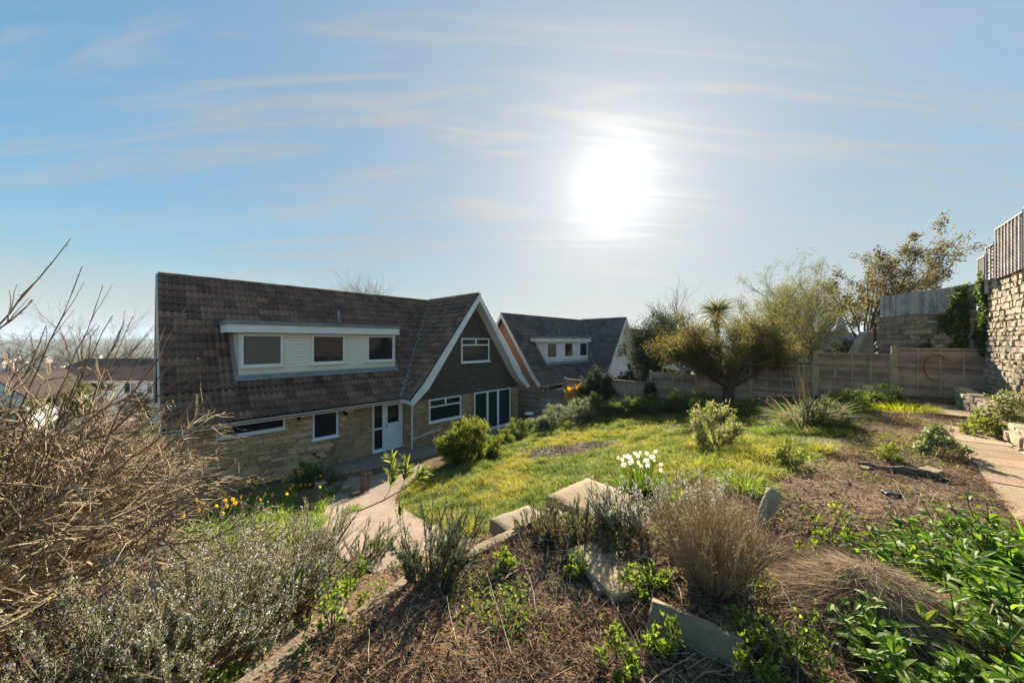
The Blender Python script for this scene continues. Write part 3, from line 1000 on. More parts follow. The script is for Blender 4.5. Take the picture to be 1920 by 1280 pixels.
    G().box(0.70, 1.25, -0.004, 0.015, 1.12, 1.9).build('pane', M['glass'], dr)
    g = G(); g.box(0.61, 0.645, -0.035, -0.019, 0.92, 1.12); g.box(0.615, 0.74, -0.065, -0.05, 1.03, 1.05); g.box(0.615, 0.635, -0.055, -0.03, 1.03, 1.05); g.build('handle', M['lead'], dr)
    # small lights by the eaves
    for s, z in (((-2.94, 2.02), (-1.22, 1.90)) if near else ()):
        g = G(); g.box(s - 0.04, s + 0.04, -0.07, -0.02, z - 0.05, z + 0.06); tubes(g, np.array([[(s, -0.06, z), (s + 0.02, -0.14, z - 0.02), (s + 0.03, -0.22, z - 0.05)]]), np.array([[0.03, 0.06, 0.07]]), 8)
        g.build('wall_light', M['black'], root)
    # ---- hung tiles or boards on the wing gable
    if not boards:
        g = G(); z = 2.04
        while z < RID - 0.35:
            if z < 2.85: half = 3.70 - (z - 2.07) * 0.45
            else: half = 3.33 * (RID - 0.12 - z) / (RID - 0.12 - 2.87)
            segs = [(WC - half, WC + half)]
            if 3.62 < z < 5.0: segs = [(WC - half, 4.5), (6.46, WC + half)]
            for a, b in segs:
                s = a
                while s < b - 0.01:
                    e = min(s + 0.165, b)
                    yo = random.uniform(-0.004, 0.004); c = random.uniform(0.8, 1.2)
                    g.add([(s, -0.59 + yo, z), (e - 0.004, -0.59 + yo, z), (e - 0.004, -0.552, z + 0.13), (s, -0.552, z + 0.13), (s, -0.565, z), (e - 0.004, -0.565, z)], [(0, 1, 2, 3), (4, 5, 1, 0)], col=(c, c, c))
                    s = e
            z += 0.115
        o = g.build('hung_tiles', M['hung'], gable); o['kind'] = 'stuff'
    else:
        z = 2.04
        while z < RID - 0.4:
            half = 3.6 - (z - 2.07) * 0.4 if z < 2.85 else 3.33 * (RID - 0.12 - z) / (RID - 0.12 - 2.87)
            segs = [(WC - half, WC + half)]
            if 3.55 < z < 5.0: segs = [(WC - half, 4.5), (6.46, WC + half)]
            for a, b in segs:
                g = G(); g.add([(a, -0.595, z), (b, -0.595, z), (b - 0.1, -0.555, z + 0.15), (a + 0.1, -0.555, z + 0.15), (a, -0.565, z - 0.005), (b, -0.565, z - 0.005)], [(0, 1, 2, 3), (4, 5, 1, 0)])
                g.build('board', M['board_w'], gable)
            z += 0.15
    # ---- flat-roofed dormer
    cm = M['board_w'] if boards else M['board']
    DL, DR_, DY = -4.58, 1.42, 0.65
    g = G(); g.prism([(DY + 0.03, 3.50), (DY + 0.03, 5.16), (2.05, 5.16)], 'x', DL + 0.02, DR_ - 0.02)
    dm = g.build('dormer', cm, root, fix=True)
    wins = [(-4.52, -3.22), (-2.24, -0.93), (0.03, 1.35)]
    z = 3.60
    while z < 5.12:
        h = min(0.128, 5.15 - z)
        hb = z + h - 0.014
        g = G(); g.add([(DL, DY - 0.024, z), (DR_, DY - 0.024, z), (DR_, DY - 0.006, hb), (DL, DY - 0.006, hb), (DL, DY + 0.03, z), (DR_, DY + 0.03, z), (DR_, DY + 0.03, hb), (DL, DY + 0.03, hb)], [(0, 1, 2, 3), (4, 5, 1, 0), (3, 2, 6, 7)])
        g.build('board', cm, dm)
        yb = 0.30 + (z - 2.98) / 1.413 + 0.05
        for xs, sg in ((DL, -1), (DR_, 1)):
            g = G(); o1 = 0.02 * sg
            g.add([(xs + o1, DY - 0.02, z), (xs + o1, yb, z), (xs + o1 * 0.5, yb + 0.08, z + h - 0.014), (xs + o1 * 0.5, DY - 0.02, z + h - 0.014)], [(0, 1, 2, 3) if sg < 0 else (0, 3, 2, 1)])
            g.build('board', cm, dm)
        z += 0.128
    for k, (a, b) in enumerate(wins):
        win(root, a, b, 3.93, 5.13, DY - 0.02, M['frosted'] if (k == 0 and near) else M['glass'], M['paint'] if not boards else M['white'], fr=0.085, name='dormer_window')
    g = G(); g.box(-4.92, 1.48, 0.33, 0.38, 5.17, 5.45); g.box(-4.92, -4.87, 0.38, 1.95, 5.17, 5.45); g.box(1.43, 1.48, 0.38, 1.95, 5.17, 5.45); g.box(-4.87, 1.43, 0.38, 1.95, 5.175, 5.19)
    g.build('dormer_fascia', M['paint'], root)
    G().box(-4.96, 1.52, 0.29, 2.15, 5.452, 5.59).build('dormer_roof', M['lead'], root)
    g = G()
    g.add([(DL - 0.10, 0.52, 3.38), (DR_ + 0.10, 0.52, 3.38), (DR_ + 0.10, 0.64, 3.58), (DL - 0.10, 0.64, 3.58)], [(0, 1, 2, 3)])
    g.v[-1] += np.array([0, -0.075, 0.075])
    z0 = 0
    for sx in (DL - 0.13, DR_ + 0.01):
        g.add([(sx, 0.45, 3.43), (sx + 0.11, 0.45, 3.43), (sx + 0.11, 1.83, 5.38), (sx, 1.83, 5.38)], [(0, 1, 2, 3)])
    g.build('flashing', M['lead'], root)
    return root


house = empty('chalet_house', (HP[0], HP[1], 0), HA)
tag(house, 'brown tiled chalet house with stone walls and dark tile-hung gable above a patio', 'house')
make_house(house, True, M['stone'], M['tile'], None, False, None)
hp2 = HP + HU * 18.1
M['stone_far'] = surf('far_walling_stone', (0.31, 0.215, 0.14), (0.40, 0.285, 0.185), 5.0, 0.9, 0.4, 20)
house2 = empty('chalet_house', (hp2[0], hp2[1], -0.36), HA)
tag(house2, 'grey roofed chalet house with white boarded gable beyond the fence', 'house')
make_house(house2, False, M['stone_far'], M['tile2'], None, True, None)


def copy_tree(o, parent=None):
    c = o.copy(); COL.objects.link(c); c.parent = parent
    for ch in list(o.children): copy_tree(ch, c)
    return c


hp3 = HP + HU * 36.4
house3 = copy_tree(house2); house3.location = (hp3[0], hp3[1], -0.9)
tag(house3, 'chalet house half hidden behind dark evergreens, only its brown roof showing', 'house')

# ------------------------------------------------------------------ lap-panel fence between the gardens
def rot_m(a):
    return Matrix.Rotation(a, 4, 'Z')


def lap_panel(fence, a, b, z0, z1, name='fence_panel', slat=0.105, battens=3, slatmat=None, facing=1, wavy=0.0):
    """panel of overlapping slats between ground points a and b; facing +1 puts the battens on the right-hand side of a->b"""
    a = np.array(a, float); b = np.array(b, float)
    L = np.hypot(*(b - a)); ang = math.atan2(*(b - a)[::-1])
    mx = Matrix.Translation((a[0], a[1], 0)) @ rot_m(ang)
    f = -facing
    g = G()
    for k in range(battens + 2):
        x = 0.03 + (L - 0.06) * k / (battens + 1)
        g.box(x - 0.022, x + 0.022, f * 0.028 - 0.012, f * 0.028 + 0.012, z0, z1 - 0.02)
    g.box(0, L, f * 0.02 - 0.03, f * 0.02 + 0.03, z1 - 0.02, z1 + 0.015)
    p = g.build(name, M['post'] if slatmat is None else slatmat, fence)
    p.matrix_basis = mx
    z = z0
    while z < z1 - 0.05:
        h = min(slat * random.uniform(0.9, 1.1), z1 - 0.02 - z)
        n = 7
        xs = np.linspace(0.01, L - 0.01, n)
        lowe = z + rng.normal(0, 0.006 + wavy, n); top = z + h + 0.02
        yl, yt = f * 0.020, f * -0.010
        g = G()
        A_ = [(x, yl, q) for x, q in zip(xs, lowe)]; B_ = [(x, yt, top) for x in xs]; C_ = [(x, yl - f * 0.014, q) for x, q in zip(xs, lowe)]
        g.strip(A_, B_); g.strip(C_, A_)
        g.strip(C_, [(x, yt - f * 0.012, top) for x in xs])
        o = g.build('slat', slatmat or M['fence'], p)
        z += h


fence = empty('garden_fence', (*fence_pt(8), 0))
fence.location = (0, 0, 0)
tag(fence, 'brown lap-panel timber fence climbing from the house to the stone wall', 'fence')
FP = [(-4.9, -2.9, -0.3, 1.62), (-2.9, -0.92, -0.25, 1.62), (-0.92, 1.07, -0.15, 1.64), (1.07, 3.04, 0.05, 1.66), (3.04, 5.6, 0.75, 2.58), (5.6, 8.18, 1.05, 2.76), (8.18, 10.3, 1.5, 3.30), (10.3, 12.38, 1.9, 3.48),
      (12.38, 14.42, 2.25, 4.06), (14.42, 16.43, 2.65, 4.41), (16.43, 18.45, 2.95, 4.61)]
for k, (t0, t1, z0, z1) in enumerate(FP):
    lap_panel(fence, fence_pt(t0 + 0.05), fence_pt(t1 - 0.05), z0, z1, facing=1)
for k in range(len(FP) + 1):
    t = FP[k][0] if k < len(FP) else FP[-1][1]
    zt = max(FP[min(k, len(FP) - 1)][3], FP[max(k - 1, 0)][3]) + 0.05
    p = fence_pt(t)
    w = 0.055 if k < len(FP) else 0.10
    g = G().box(-w, w, -w, w, gz(*p) - 0.4, zt, (1, 1, 1)); g.box(-w - 0.01, w + 0.01, -w - 0.01, w + 0.01, zt + 0.001, zt + 0.025)
    o = g.build('post', M['post'], fence); o.location = (p[0], p[1], 0); o.rotation_euler = (0, 0, math.atan2(-0.6784, 0.7347))

# ------------------------------------------------------------------ rubble walls


def rubble_wall(name, a, b, z0, z1, thick, label, face=1, course=(0.13, 0.26), lens=(0.16, 0.42), limit=300, top=None, both=False, close=None):
    a = np.array(a, float); b = np.array(b, float)
    L = np.hypot(*(b - a)); ang = math.atan2(*(b - a)[::-1])
    root = empty(name, (a[0], a[1], 0), ang)
    tag(root, label, 'wall')
    rm = Matrix.Translation((a[0], a[1], 0)) @ rot_m(ang)
    f = -face
    y_out, y_in = 0.0, -f * thick
    G().box(0.03, L - 0.03, min(f * 0.015, y_in), max(f * 0.015, y_in), z0, z1 - 0.03).build('core', M['rubble_mortar'], root)
    mats = []
    ztop = lambda x: z1 if top is None else float(np.interp(x, [0, L], top))
    for yy in ([0.0] + ([-f * thick] if both else [])):
        z = z0
        while z < max(ztop(0), ztop(L)) - 0.04:
            h = random.uniform(*course)
            x = random.uniform(-0.05, 0.0)
            while x < L:
                l = random.uniform(*lens)
                hh = h * random.uniform(0.8, 1.05)
                if x + l > L: l = max(0.12, L - x + 0.02)
                zt = ztop(x + l / 2)
                if z + hh > zt + 0.03: hh = zt - z
                if hh > 0.05:
                    m = Matrix.Translation((x + l / 2, yy + f * random.uniform(-0.05, -0.01), z + hh / 2 + random.uniform(-0.012, 0.012))) @ Matrix.Rotation(random.uniform(-0.10, 0.10), 4, 'Y') @ Matrix.Rotation(random.uniform(-0.08, 0.08), 4, 'Z') @ Matrix.Diagonal((l - 0.02, 0.16, hh - 0.02, 1))
                    mats.append(m)
                x += l
            z += h
    if both:      # coping seen from above
        x = 0.0
        while x < L:
            l = random.uniform(0.2, 0.42)
            mats.append(Matrix.Translation((x + l / 2, -f * thick / 2, ztop(x + l / 2) + random.uniform(-0.02, 0.015))) @ Matrix.Rotation(random.uniform(-0.06, 0.06), 4, 'Y') @ Matrix.Diagonal((l - 0.015, thick * random.uniform(0.95, 1.1), 0.10, 1)))
            x += l
    place_pieces('stone', mats, lambda i: (BLK_ROUGH[i % 7][0], None, BLK_ROUGH[i % 7][1], i % 7), M['rubble'], root, rm, limit, 'stones')
    return root


HW0 = np.array([14.62, 10.55]); HW1 = HW0 - HU * 9.5
rubble_wall('retaining_wall', HW1, HW0, 2.9, 6.73, 0.5, 'tall sunlit rubble stone retaining wall with panel fence on top', face=-1, course=(0.09, 0.2), lens=(0.10, 0.34))
BW0 = np.array([14.75, 10.95]); BW1 = np.array([15.22, 14.2])
rubble_wall('boundary_wall', BW0, BW1, 2.4, 5.87, 0.45, 'shaded rubble stone wall carrying grey boards behind the lap fence', face=-1, course=(0.11, 0.22), lens=(0.14, 0.42), limit=200)
# sloping buttress at its end
g = G(); g.prism([(0, 2.3), (0.0, 5.3), (-0.25, 5.25), (-0.95, 3.9), (-1.1, 2.3)], 'y', 0, 0.35)
o = g.build('buttress', M['rubble'], fix=True); o.location = (15.15, 14.3, 0); tag(o, 'sloping stone buttress at the end of the boarded wall', 'buttress')
lw = np.array(LOW)
for k, (a, b, lab) in enumerate([(lw[0], lw[1] + (lw[0] - lw[1]) * 0.02, 'low rubble bed wall running up to the lap fence'), (lw[2], lw[3], 'low stone bed wall beside the path slabs')]):
    if k == 0: b = lw[1] + (lw[2] - lw[1]) * 0.35
    rubble_wall('bed_wall', b, a, 2.85, 3.42 if k == 0 else 3.36, 0.22, lab, face=-1, course=(0.12, 0.2), lens=(0.15, 0.38), limit=60, both=True)

# panel fence on top of the retaining wall
tf = empty('wall_top_fence'); tag(tf, 'weathered battened panel fence on top of the tall stone wall', 'fence')
segs = [(-0.15, 0.62, 6.62, 7.42, 3, 0.0), (0.62, 1.35, 6.68, 7.62, 1, 0.012), (1.38, 3.3, 6.62, 7.98, 7, 0.0), (3.32, 5.2, 6.62, 8.05, 7, 0.0), (5.22, 7.1, 6.62, 8.1, 7, 0.0)]
off = -HV * -0.06
for (q0, q1, z0, z1, nb, wv) in segs:
    a = HW0 - HU * q1 + HV * 0.08; b = HW0 - HU * q0 + HV * 0.08
    lap_panel(tf, a, b, z0, z1, battens=nb, slatmat=M['greyboard'], facing=-1, wavy=wv)
    o = G().box(-0.04, 0.04, -0.04, 0.04, z0 - 0.35, z1 + 0.04).build('post', M['greyboard'], tf); o.location = (a[0], a[1], 0)
# upright boards on the boundary wall
bf = empty('board_fence'); tag(bf, 'grey upright board fence standing on the shaded stone wall', 'fence')
n = 26
bdir = (BW1 - BW0) / np.hypot(*(BW1 - BW0)); bnorm = np.array([-bdir[1], bdir[0]])
dx, dy = BW1 - BW0
for k in range(n):
    pa = BW0 + (BW1 - BW0) * (k / n) - bdir * 0.008; pb = BW0 + (BW1 - BW0) * ((k + 1) / n) + bdir * 0.008
    o0 = bnorm * (-0.10 + (0.014 if k % 2 else 0.0)); o1 = o0 - bnorm * 0.02
    zt = 6.70 + random.uniform(-0.015, 0.015)
    g = G().prism([tuple(pa + o0), tuple(pb + o0), tuple(pb + o1), tuple(pa + o1)], 'z', 5.84, zt)
    g.build('board', M['greyboard'], bf, fix=True)
for z in (6.0, 6.5):
    o = G().box(0, 3.2, 0.03, 0.08, z, z + 0.08).build('rail', M['greyboard'], bf); o.location = (BW0[0] + 0.2, BW0[1], 0); o.rotation_euler = (0, 0, math.atan2(dy, dx))

# ------------------------------------------------------------------ path slabs on the right
LA = np.array(SLABS_L); RA = np.array(SLABS_R)
path_r = empty('slab_path', (0, 0, 0)); path_r['kind'] = 'structure'


def along_line(P, t):
    d = np.concatenate([[0], np.cumsum(np.hypot(*(P[1:] - P[:-1]).T))])
    return np.array([np.interp(t * d[-1], d, P[:, 0]), np.interp(t * d[-1], d, P[:, 1])])


ns = 24
for k in range(ns):
    t0, t1 = k / ns + 0.0004, (k + 1) / ns - 0.0004
    if k in (6, 7, 8): continue            # soil and weeds have covered the path here
    c = [along_line(LA, t0), along_line(LA, t1), along_line(RA, t1), along_line(RA, t0)]
    c = np.array(c) + rng.normal(0, 0.012, (4, 2))
    z = ground0(c[[0, 1, 1, 0], 0], c[[0, 1, 1, 0], 1]) + 0.012 + random.uniform(-0.003, 0.003)
    cen = c.mean(0)
    V = [(*p, zz) for p, zz in zip(cen + (c - cen) * 0.985, z)] + [(*p, zz - 0.012) for p, zz in zip(c, z)] + [(*p, zz - 0.1) for p, zz in zip(c, z)]
    Q = [(0, 3, 2, 1)] + [(i, (i + 1) % 4, 4 + (i + 1) % 4, 4 + i) for i in range(4)] + [(4 + i, 4 + (i + 1) % 4, 8 + (i + 1) % 4, 8 + i) for i in range(4)]
    G().add(V, Q).build('slab', M['slab'], path_r, fix=True)

# ------------------------------------------------------------------ loose blocks, steps, stones


def rough_block(name, size, loc, rot, mat, label, cat, seed=1, j=0.012, parent=None, cuts=5):
    """a chipped block: bevelled, subdivided and roughened"""
    bm = bmesh.new(); bmesh.ops.create_cube(bm, size=1)
    for v in bm.verts: v.co = Vector((v.co.x * size[0], v.co.y * size[1], v.co.z * size[2]))
    bmesh.ops.bevel(bm, geom=list(bm.edges), offset=min(size) * 0.035, segments=1, affect='EDGES')
    bmesh.ops.subdivide_edges(bm, edges=[e for e in bm.edges if e.calc_length() > 0.06], cuts=cuts, use_grid_fill=True)
    rs = random.Random(seed)
    from mathutils import noise
    for v in bm.verts:
        n_ = noise.noise_vector(v.co * 9 + Vector((seed, seed * 2, 0)))
        n2 = noise.noise_vector(v.co * 30 + Vector((seed, 5, 0)))
        v.co += n_ * j * 0.7 + n2 * j * 0.6
    bmesh.ops.recalc_face_normals(bm, faces=bm.faces)
    me = bpy.data.meshes.new(name); bm.to_mesh(me); bm.free()
    me.polygons.foreach_set('use_smooth', np.ones(len(me.polygons), bool))
    ca = me.attributes.new('col', 'FLOAT_COLOR', 'POINT'); ca.data.foreach_set('color', np.ones(len(me.vertices) * 4, np.float32))
    o = link_mesh(name, me, mat, parent)
    o.location = loc; o.rotation_euler = rot
    if label: tag(o, label, cat)
    return o


# terrace edging: a cast concrete kerb, in lengths
edging = empty('terrace_edging'); edging['kind'] = 'structure'
tag(edging, 'sandy concrete kerb holding back the charred terrace soil')
for a, b in zip(EDGE[:-1], EDGE[1:]):
    L_ = np.hypot(*(b - a)); c = (a + b) / 2; ang = math.atan2(*(b - a)[::-1])
    zt = (ground0(*[np.array([c[0] + 0.25 * math.sin(ang)]), np.array([c[1] - 0.25 * math.cos(ang)])]))[0]
    rough_block('kerb_length', (L_ + 0.015, 0.11, 0.62), (c[0], c[1], zt - 0.325 + random.uniform(-0.02, 0.012)), (0, 0, ang), M['dark_concrete'], None, None, seed=int(L_ * 100), j=0.026, parent=edging)
# step slabs
A_top, B_top = 2.70, 2.90
rough_block('step_slab', (0.62, 0.50, 0.17), (0.12, 4.12, A_top - 0.085), (0.02, 0.03, R(38)), M['concrete'], 'thick concrete step slab at the lawn edge, lower of two', 'slab', 3)
rough_block('step_slab', (0.85, 0.80, 0.18), (1.02, 4.35, B_top - 0.115), (0.02, -0.02, R(40)), M['slab'], 'broad sunlit concrete step slab below the white daffodils', 'slab', 5)
rough_block('rubble_stone', (0.34, 0.26, 0.2), (0.58, 4.02, 2.72), (0.1, 0.2, R(20)), M['concrete'], 'broken concrete lump wedged between the two step slabs', 'stone', 8, 0.03)
rough_block('rubble_stone', (0.22, 0.2, 0.16), (0.50, 3.62, 2.93), (0.3, 0.2, R(70)), M['concrete'], 'rounded stone at the end of the terrace kerb', 'stone', 9, 0.03)
h = hit(1165, 1052)
rough_block('paving_slab', (0.62, 0.56, 0.06), (h[0], h[1], h[2] - 0.022), (0.01, 0.015, R(24)), M['slab'], 'flat concrete slab half buried in charred terrace soil', 'slab', 11)
h = hit(1128, 1100)
rough_block('rubble_stone', (0.12, 0.07, 0.05), (h[0], h[1], h[2] + 0.02), (0.1, 0.1, 0.4), M['concrete'], 'small pale stone chip by the half buried slab', 'stone', 12, 0.015)
# tipped kerb block in front
h0 = hit(1240, 1190); h1 = hit(1412, 1262)
c = (h0 + h1) / 2; ang = math.atan2(h1[1] - h0[1], h1[0] - h0[0])
rough_block('kerb_block', (0.46, 0.12, 0.19), (c[0] - 0.03, c[1] + 0.06, c[2] + 0.035), (R(-26), R(4), ang), M['dark_concrete'], 'long weathered concrete kerb block tipped in the undergrowth', 'block', 21, 0.012)
# leaning plank end beyond the dry shrub
h = hit(1432, 992)
rough_block('timber_baulk', (0.44, 0.06, 0.13), (h[0] + 0.10, h[1] + 0.10, h[2] + 0.13), (R(-12), R(-56), R(24)), M['post'], 'short timber baulk sticking up beside the dry shrub', 'timber', 23, 0.006)
# cut stump, fallen log and stones on the right-hand soil
h = hit(1745, 893)
rough_block('wood_offcut', (0.20, 0.16, 0.09), (h[0], h[1], h[2] + 0.04), (0.1, -0.05, 0.3), M['slab'], 'pale sawn wood offcut lying on bare soil', 'wood', 31, 0.012)
g = G(); p0 = hit(1610, 872); p1 = hit(1790, 905)
ts = np.linspace(0, 1, 9); P = p0[None] * (1 - ts[:, None]) + p1[None] * ts[:, None] + rng.normal(0, 0.015, (9, 3)) + np.array([0, 0, 0.02])
tubes(g, P[None], np.array([[0.02, .045, .06, .055, .06, .05, .045, .04, .015]]), 9)
o = g.build('fallen_branch', M['bark'], smooth=True); tag(o, 'rotten dark fallen branch on the bare soil', 'branch')
h = hit(1623, 880); rough_block('rubble_stone', (0.13, 0.09, 0.06), (h[0], h[1], h[2] + 0.02), (0, 0, 0.5), M['concrete'], 'pale grey stone beside the rotten branch', 'stone', 33, 0.02)
h = hit(1672, 930); rough_block('rubble_stone', (0.14, 0.08, 0.05), (h[0], h[1], h[2] + 0.02), (0, 0, -0.3), M['black'], 'dark slate piece lying on bare soil', 'stone', 34, 0.012)
# steps and small walls by the patio
for k, (a, b) in enumerate([(688, 893), (722, 884), (752, 876)]):
    h = hit(a, b)
    rough_block('edging_stone', (0.32, 0.16, 0.18), (h[0], h[1], h[2] + 0.03), (0.1, 0.05, R(44) + 0.2 * k), M['rubble'], ['rough stone at the foot of the oleander, edging the patio', 'middle rough stone of the row edging the patio', 'rough stone of the patio edging beside the lawn'][k], 'stone', 40 + k, 0.03)
pw0 = hit(800, 893)[:2]; pw1 = hit(850, 868)[:2]
rubble_wall('patio_wall', pw0, pw1, -0.2, 0.62, 0.2, 'short dark retaining wall beneath the round bush', face=1, course=(0.14, 0.2), lens=(0.25, 0.4), limit=40)
# stones edging the bed by the house
for k in range(7):
    h = hit(585 + k * 16, 905 + (k % 3) * 7 + k * 2)
    rough_block('bed_stone', (random.uniform(0.16, 0.3), random.uniform(0.14, 0.22), random.uniform(0.12, 0.2)), (h[0], h[1], h[2] + 0.05), (random.random() * .3, random.random() * .3, random.random() * 3), M['rubble'], None, None, 60 + k, 0.03)
    tag(COL.objects[-1], 'grey rough stone in the low row edging the flower bed', 'stone', 'stones edging the flower bed')
# white topped pot by the fence
h = px(992, 786, 21.3)
g = G(); tubes(g, np.array([[(0, 0, -0.1), (0, 0, 0.12), (0, 0, 0.3)]]), np.array([[0.13, 0.17, 0.2]]), 12)
pot = empty('garden_pot', (h[0], h[1], gz(h[0], h[1]) + 0.1)); tag(pot, 'black pot with a white lid standing against the low fence', 'pot')
g.build('body', M['black'], pot); g = G(); tubes(g, np.array([[(0, 0, 0.301), (0, 0, 0.33), (0, 0, 0.42), (0, 0, 0.44)]]), np.array([[0.24, 0.31, 0.28, 0.02]]), 14); g.build('lid', M['white'], pot, smooth=True)
# street lamp behind the fence
l0 = px(1508, 760, 22.0)
lamp = empty('street_lamp', (l0[0], l0[1], 1.0)); tag(lamp, 'slim street lamp standing behind the fence and tree', 'lamp')
g = G(); tubes(g, np.array([[(0, 0, 0), (0, 0, 2.0), (0, 0, 4.1)]]), np.array([[0.06, 0.045, 0.04]]), 8); g.build('post', M['lead'], lamp)
g = G(); tubes(g, np.array([[(0, 0, 4.1), (0, 0, 4.22), (0, 0, 4.42), (0, 0, 4.46)]]), np.array([[0.05, 0.13, 0.11, 0.02]]), 10); g.build('lantern', M['board'], lamp)

# ------------------------------------------------------------------ further houses


def gable_house(name, loc, rz, L, D, eav, ridge, wallm, roofm, label, wins=(), chimney=True, group=None, base=-2.0):
    r = empty(name, loc, rz); tag(r, label, 'house', group)
    g = G(); g.box(0, L, 0, D, base, eav); g.prism([(0, eav), (D / 2, ridge - 0.1), (D, eav)], 'x', 0.01, L - 0.01)
    g.build('wall', wallm, r, fix=True)
    g = G()
    th = 0.12
    for sg in (0, 1):
        y0, y1 = (-0.35, D / 2) if sg == 0 else (D + 0.35, D / 2)
        n = 14
        for k in range(n):       # courses
            a, b = k / n, (k + 1) / n
            ya, yb = y0 + (y1 - y0) * a, y0 + (y1 - y0) * b; za, zb = eav - 0.15 + (ridge - eav + 0.15) * a, eav - 0.15 + (ridge - eav + 0.15) * b
            g.add([(-0.25, ya, za + 0.05), (L + 0.25, ya, za + 0.05), (L + 0.25, yb, zb + 0.02), (-0.25, yb, zb + 0.02), (-0.25, ya, za - th), (L + 0.25, ya, za - th)], [(0, 1, 2, 3), (4, 5, 1, 0)])
    g.box(-0.25, L + 0.25, D / 2 - 0.12, D / 2 + 0.12, ridge - 0.06, ridge + 0.09)
    rf = g.build('roof', roofm, r)
    g = G(); g.box(-0.2, L + 0.2, -0.33, -0.28, eav - 0.32, eav - 0.16); g.build('fascia', M['white'], r)
    if chimney:
        G().box(L * 0.6, L * 0.6 + 0.8, D / 2 - 0.3, D / 2 + 0.3, ridge - 0.5, ridge + 1.0).build('chimney', M['stone_far'], rf)
    for (a, b, z0, z1, nm) in wins:
        bars = [('v', a + (b - a) * (k + 1) / nm, z0 + 0.05, z1 - 0.05) for k in range(nm - 1)]
        win(r, a, b, z0, z1, -0.03, M['glass'], M['white'], bars)
    return r


M['render_w'] = surf('white_render', (0.70, 0.70, 0.68), (0.78, 0.77, 0.75), 2, 0.8, 0.1, c3=(0.5, 0.48, 0.43), s3=0.6)
M['render_c'] = surf('cream_render', (0.62, 0.57, 0.48), (0.70, 0.65, 0.56), 2, 0.8, 0.1)
a = px(76, 700, 31)
gable_house('white_house', (a[0], a[1] - 0.0, 0), R(3), 13.0, 7.5, 1.55, 3.05, M['render_w'], M['tile'], 'white walled house with dark brown roof beyond the bare hedge', [(4.2, 6.4, 0.3, 1.1, 3), (7.2, 8.4, 0.0, 1.1, 2), (9.2, 10.2, 0.0, 1.1, 2), (10.8, 12.6, 0.1, 1.1, 3)], chimney=False, base=-4)
a = px(20, 700, 25)
gable_house('white_house', (a[0] + 2.6, a[1] - 1.0, 0), R(97), 4.0, 4.0, 1.0, 2.55, M['render_w'], M['underlay'], 'small white gabled house with brown roof behind the bare twigs', [], chimney=False, base=-4)
a = px(1560, 640, 62)
gable_house('grey_roof_house', (a[0] - 6, a[1], 0), R(6), 16, 8, 3.4, 6.6, M['render_c'], M['tile2'], 'grey roofed house showing above the far hedge', [(2, 4, 1.2, 2.6, 2), (7, 9, 1.2, 2.6, 2)], chimney=False, base=-6)
# church spire
s0 = px(1577, 640, 150)
ch = empty('church', (s0[0], s0[1], -8)); tag(ch, 'distant church spire rising between the trees', 'church')
g = G(); g.box(-2.2, 2.2, -2.2, 2.2, 0, 15.5); g.build('tower', M['stone_far'], ch)
g = G(); g.add([(-2.0, -2.0, 15.5), (2.0, -2.0, 15.5), (2.0, 2.0, 15.5), (-2.0, 2.0, 15.5), (0, 0, 25.5)], None, [(0, 1, 4), (1, 2, 4), (2, 3, 4), (3, 0, 4)]); g.build('spire', M['lead'], ch)
g = G(); g.box(-7, 7, 2.3, 22, 0, 9); g.prism([(-7.2, 8.9), (7.2, 8.9), (0, 14)], 'y', 2.4, 22); g.build('nave', M['stone_far'], ch, fix=True)
# distant town on the slope to the left: every house its own object
proto = None
for k in range(46):
    Yd = random.uniform(140, 620); xp = random.uniform(-60, 330)
    X = (xp - 960) / FPX * Yd
    zg = float(ground0(np.array([X]), np.array([Yd]))[0])
    if proto is None:
        proto = gable_house('town_house', (X, Yd, zg), R(20), 10, 8, 5, 8.2, M['render_c'], M['tile'], 'tiny pale house in the hazy town below the hills', chimney=False, group='houses of the distant town')
        o = proto
    else:
        o = copy_tree(proto)
    o.location = (X, Yd, zg); o.rotation_euler = (0, 0, R(random.uniform(-40, 40)))
    s = random.uniform(0.8, 1.5); o.scale = (s, s, s)
# white canopy behind the fence
cz = px(1340, 700, 19.5)
can = empty('white_canopy', (cz[0], cz[1], 1.8)); tag(can, 'white garden canopy roof showing behind the spreading tree', 'canopy')
g = G(); g.add([(-2.4, -1.2, 1.45), (2.4, -1.2, 1.55), (2.4, 1.6, 1.45), (-2.4, 1.6, 1.45), (-1.6, 0, 2.05), (1.6, 0, 2.05)], [(0, 1, 5, 4), (2, 3, 4, 5)], [(1, 2, 5), (3, 0, 4)]); g.build('cover', M['white'], can)
for x, y in ((-2.3, -1.1), (2.3, -1.1), (2.3, 1.5), (-2.3, 1.5)):
    G().box(x - 0.03, x + 0.03, y - 0.03, y + 0.03, -1, 1.47).build('leg', M['white'], can)

# ------------------------------------------------------------------ plants
UP = np.array([0, 0, 1.0])


def plant(name, base, label, cat, group=None):
    o = empty(name, tuple(float(v) for v in base)); tag(o, label, cat, group)
    return o


def disc(n, r):
    a = rng.uniform(0, 2 * math.pi, n); q = np.sqrt(rng.random(n)) * r
    return np.stack([q * np.cos(a), q * np.sin(a), np.zeros(n)], 1)


def drop_to_ground(P, base):
    """rest local points on the ground"""
    P[:, 2] = ground(P[:, 0] + base[0], P[:, 1] + base[1]) - base[2]
    return P


def along_many(P, per, t0=0.1, t1=1.0):
    idx = np.repeat(np.arange(len(P)), per)
    t = rng.uniform(t0, t1, len(idx))
    s, tan = along(P, idx, t)
    return s, tan, t, idx


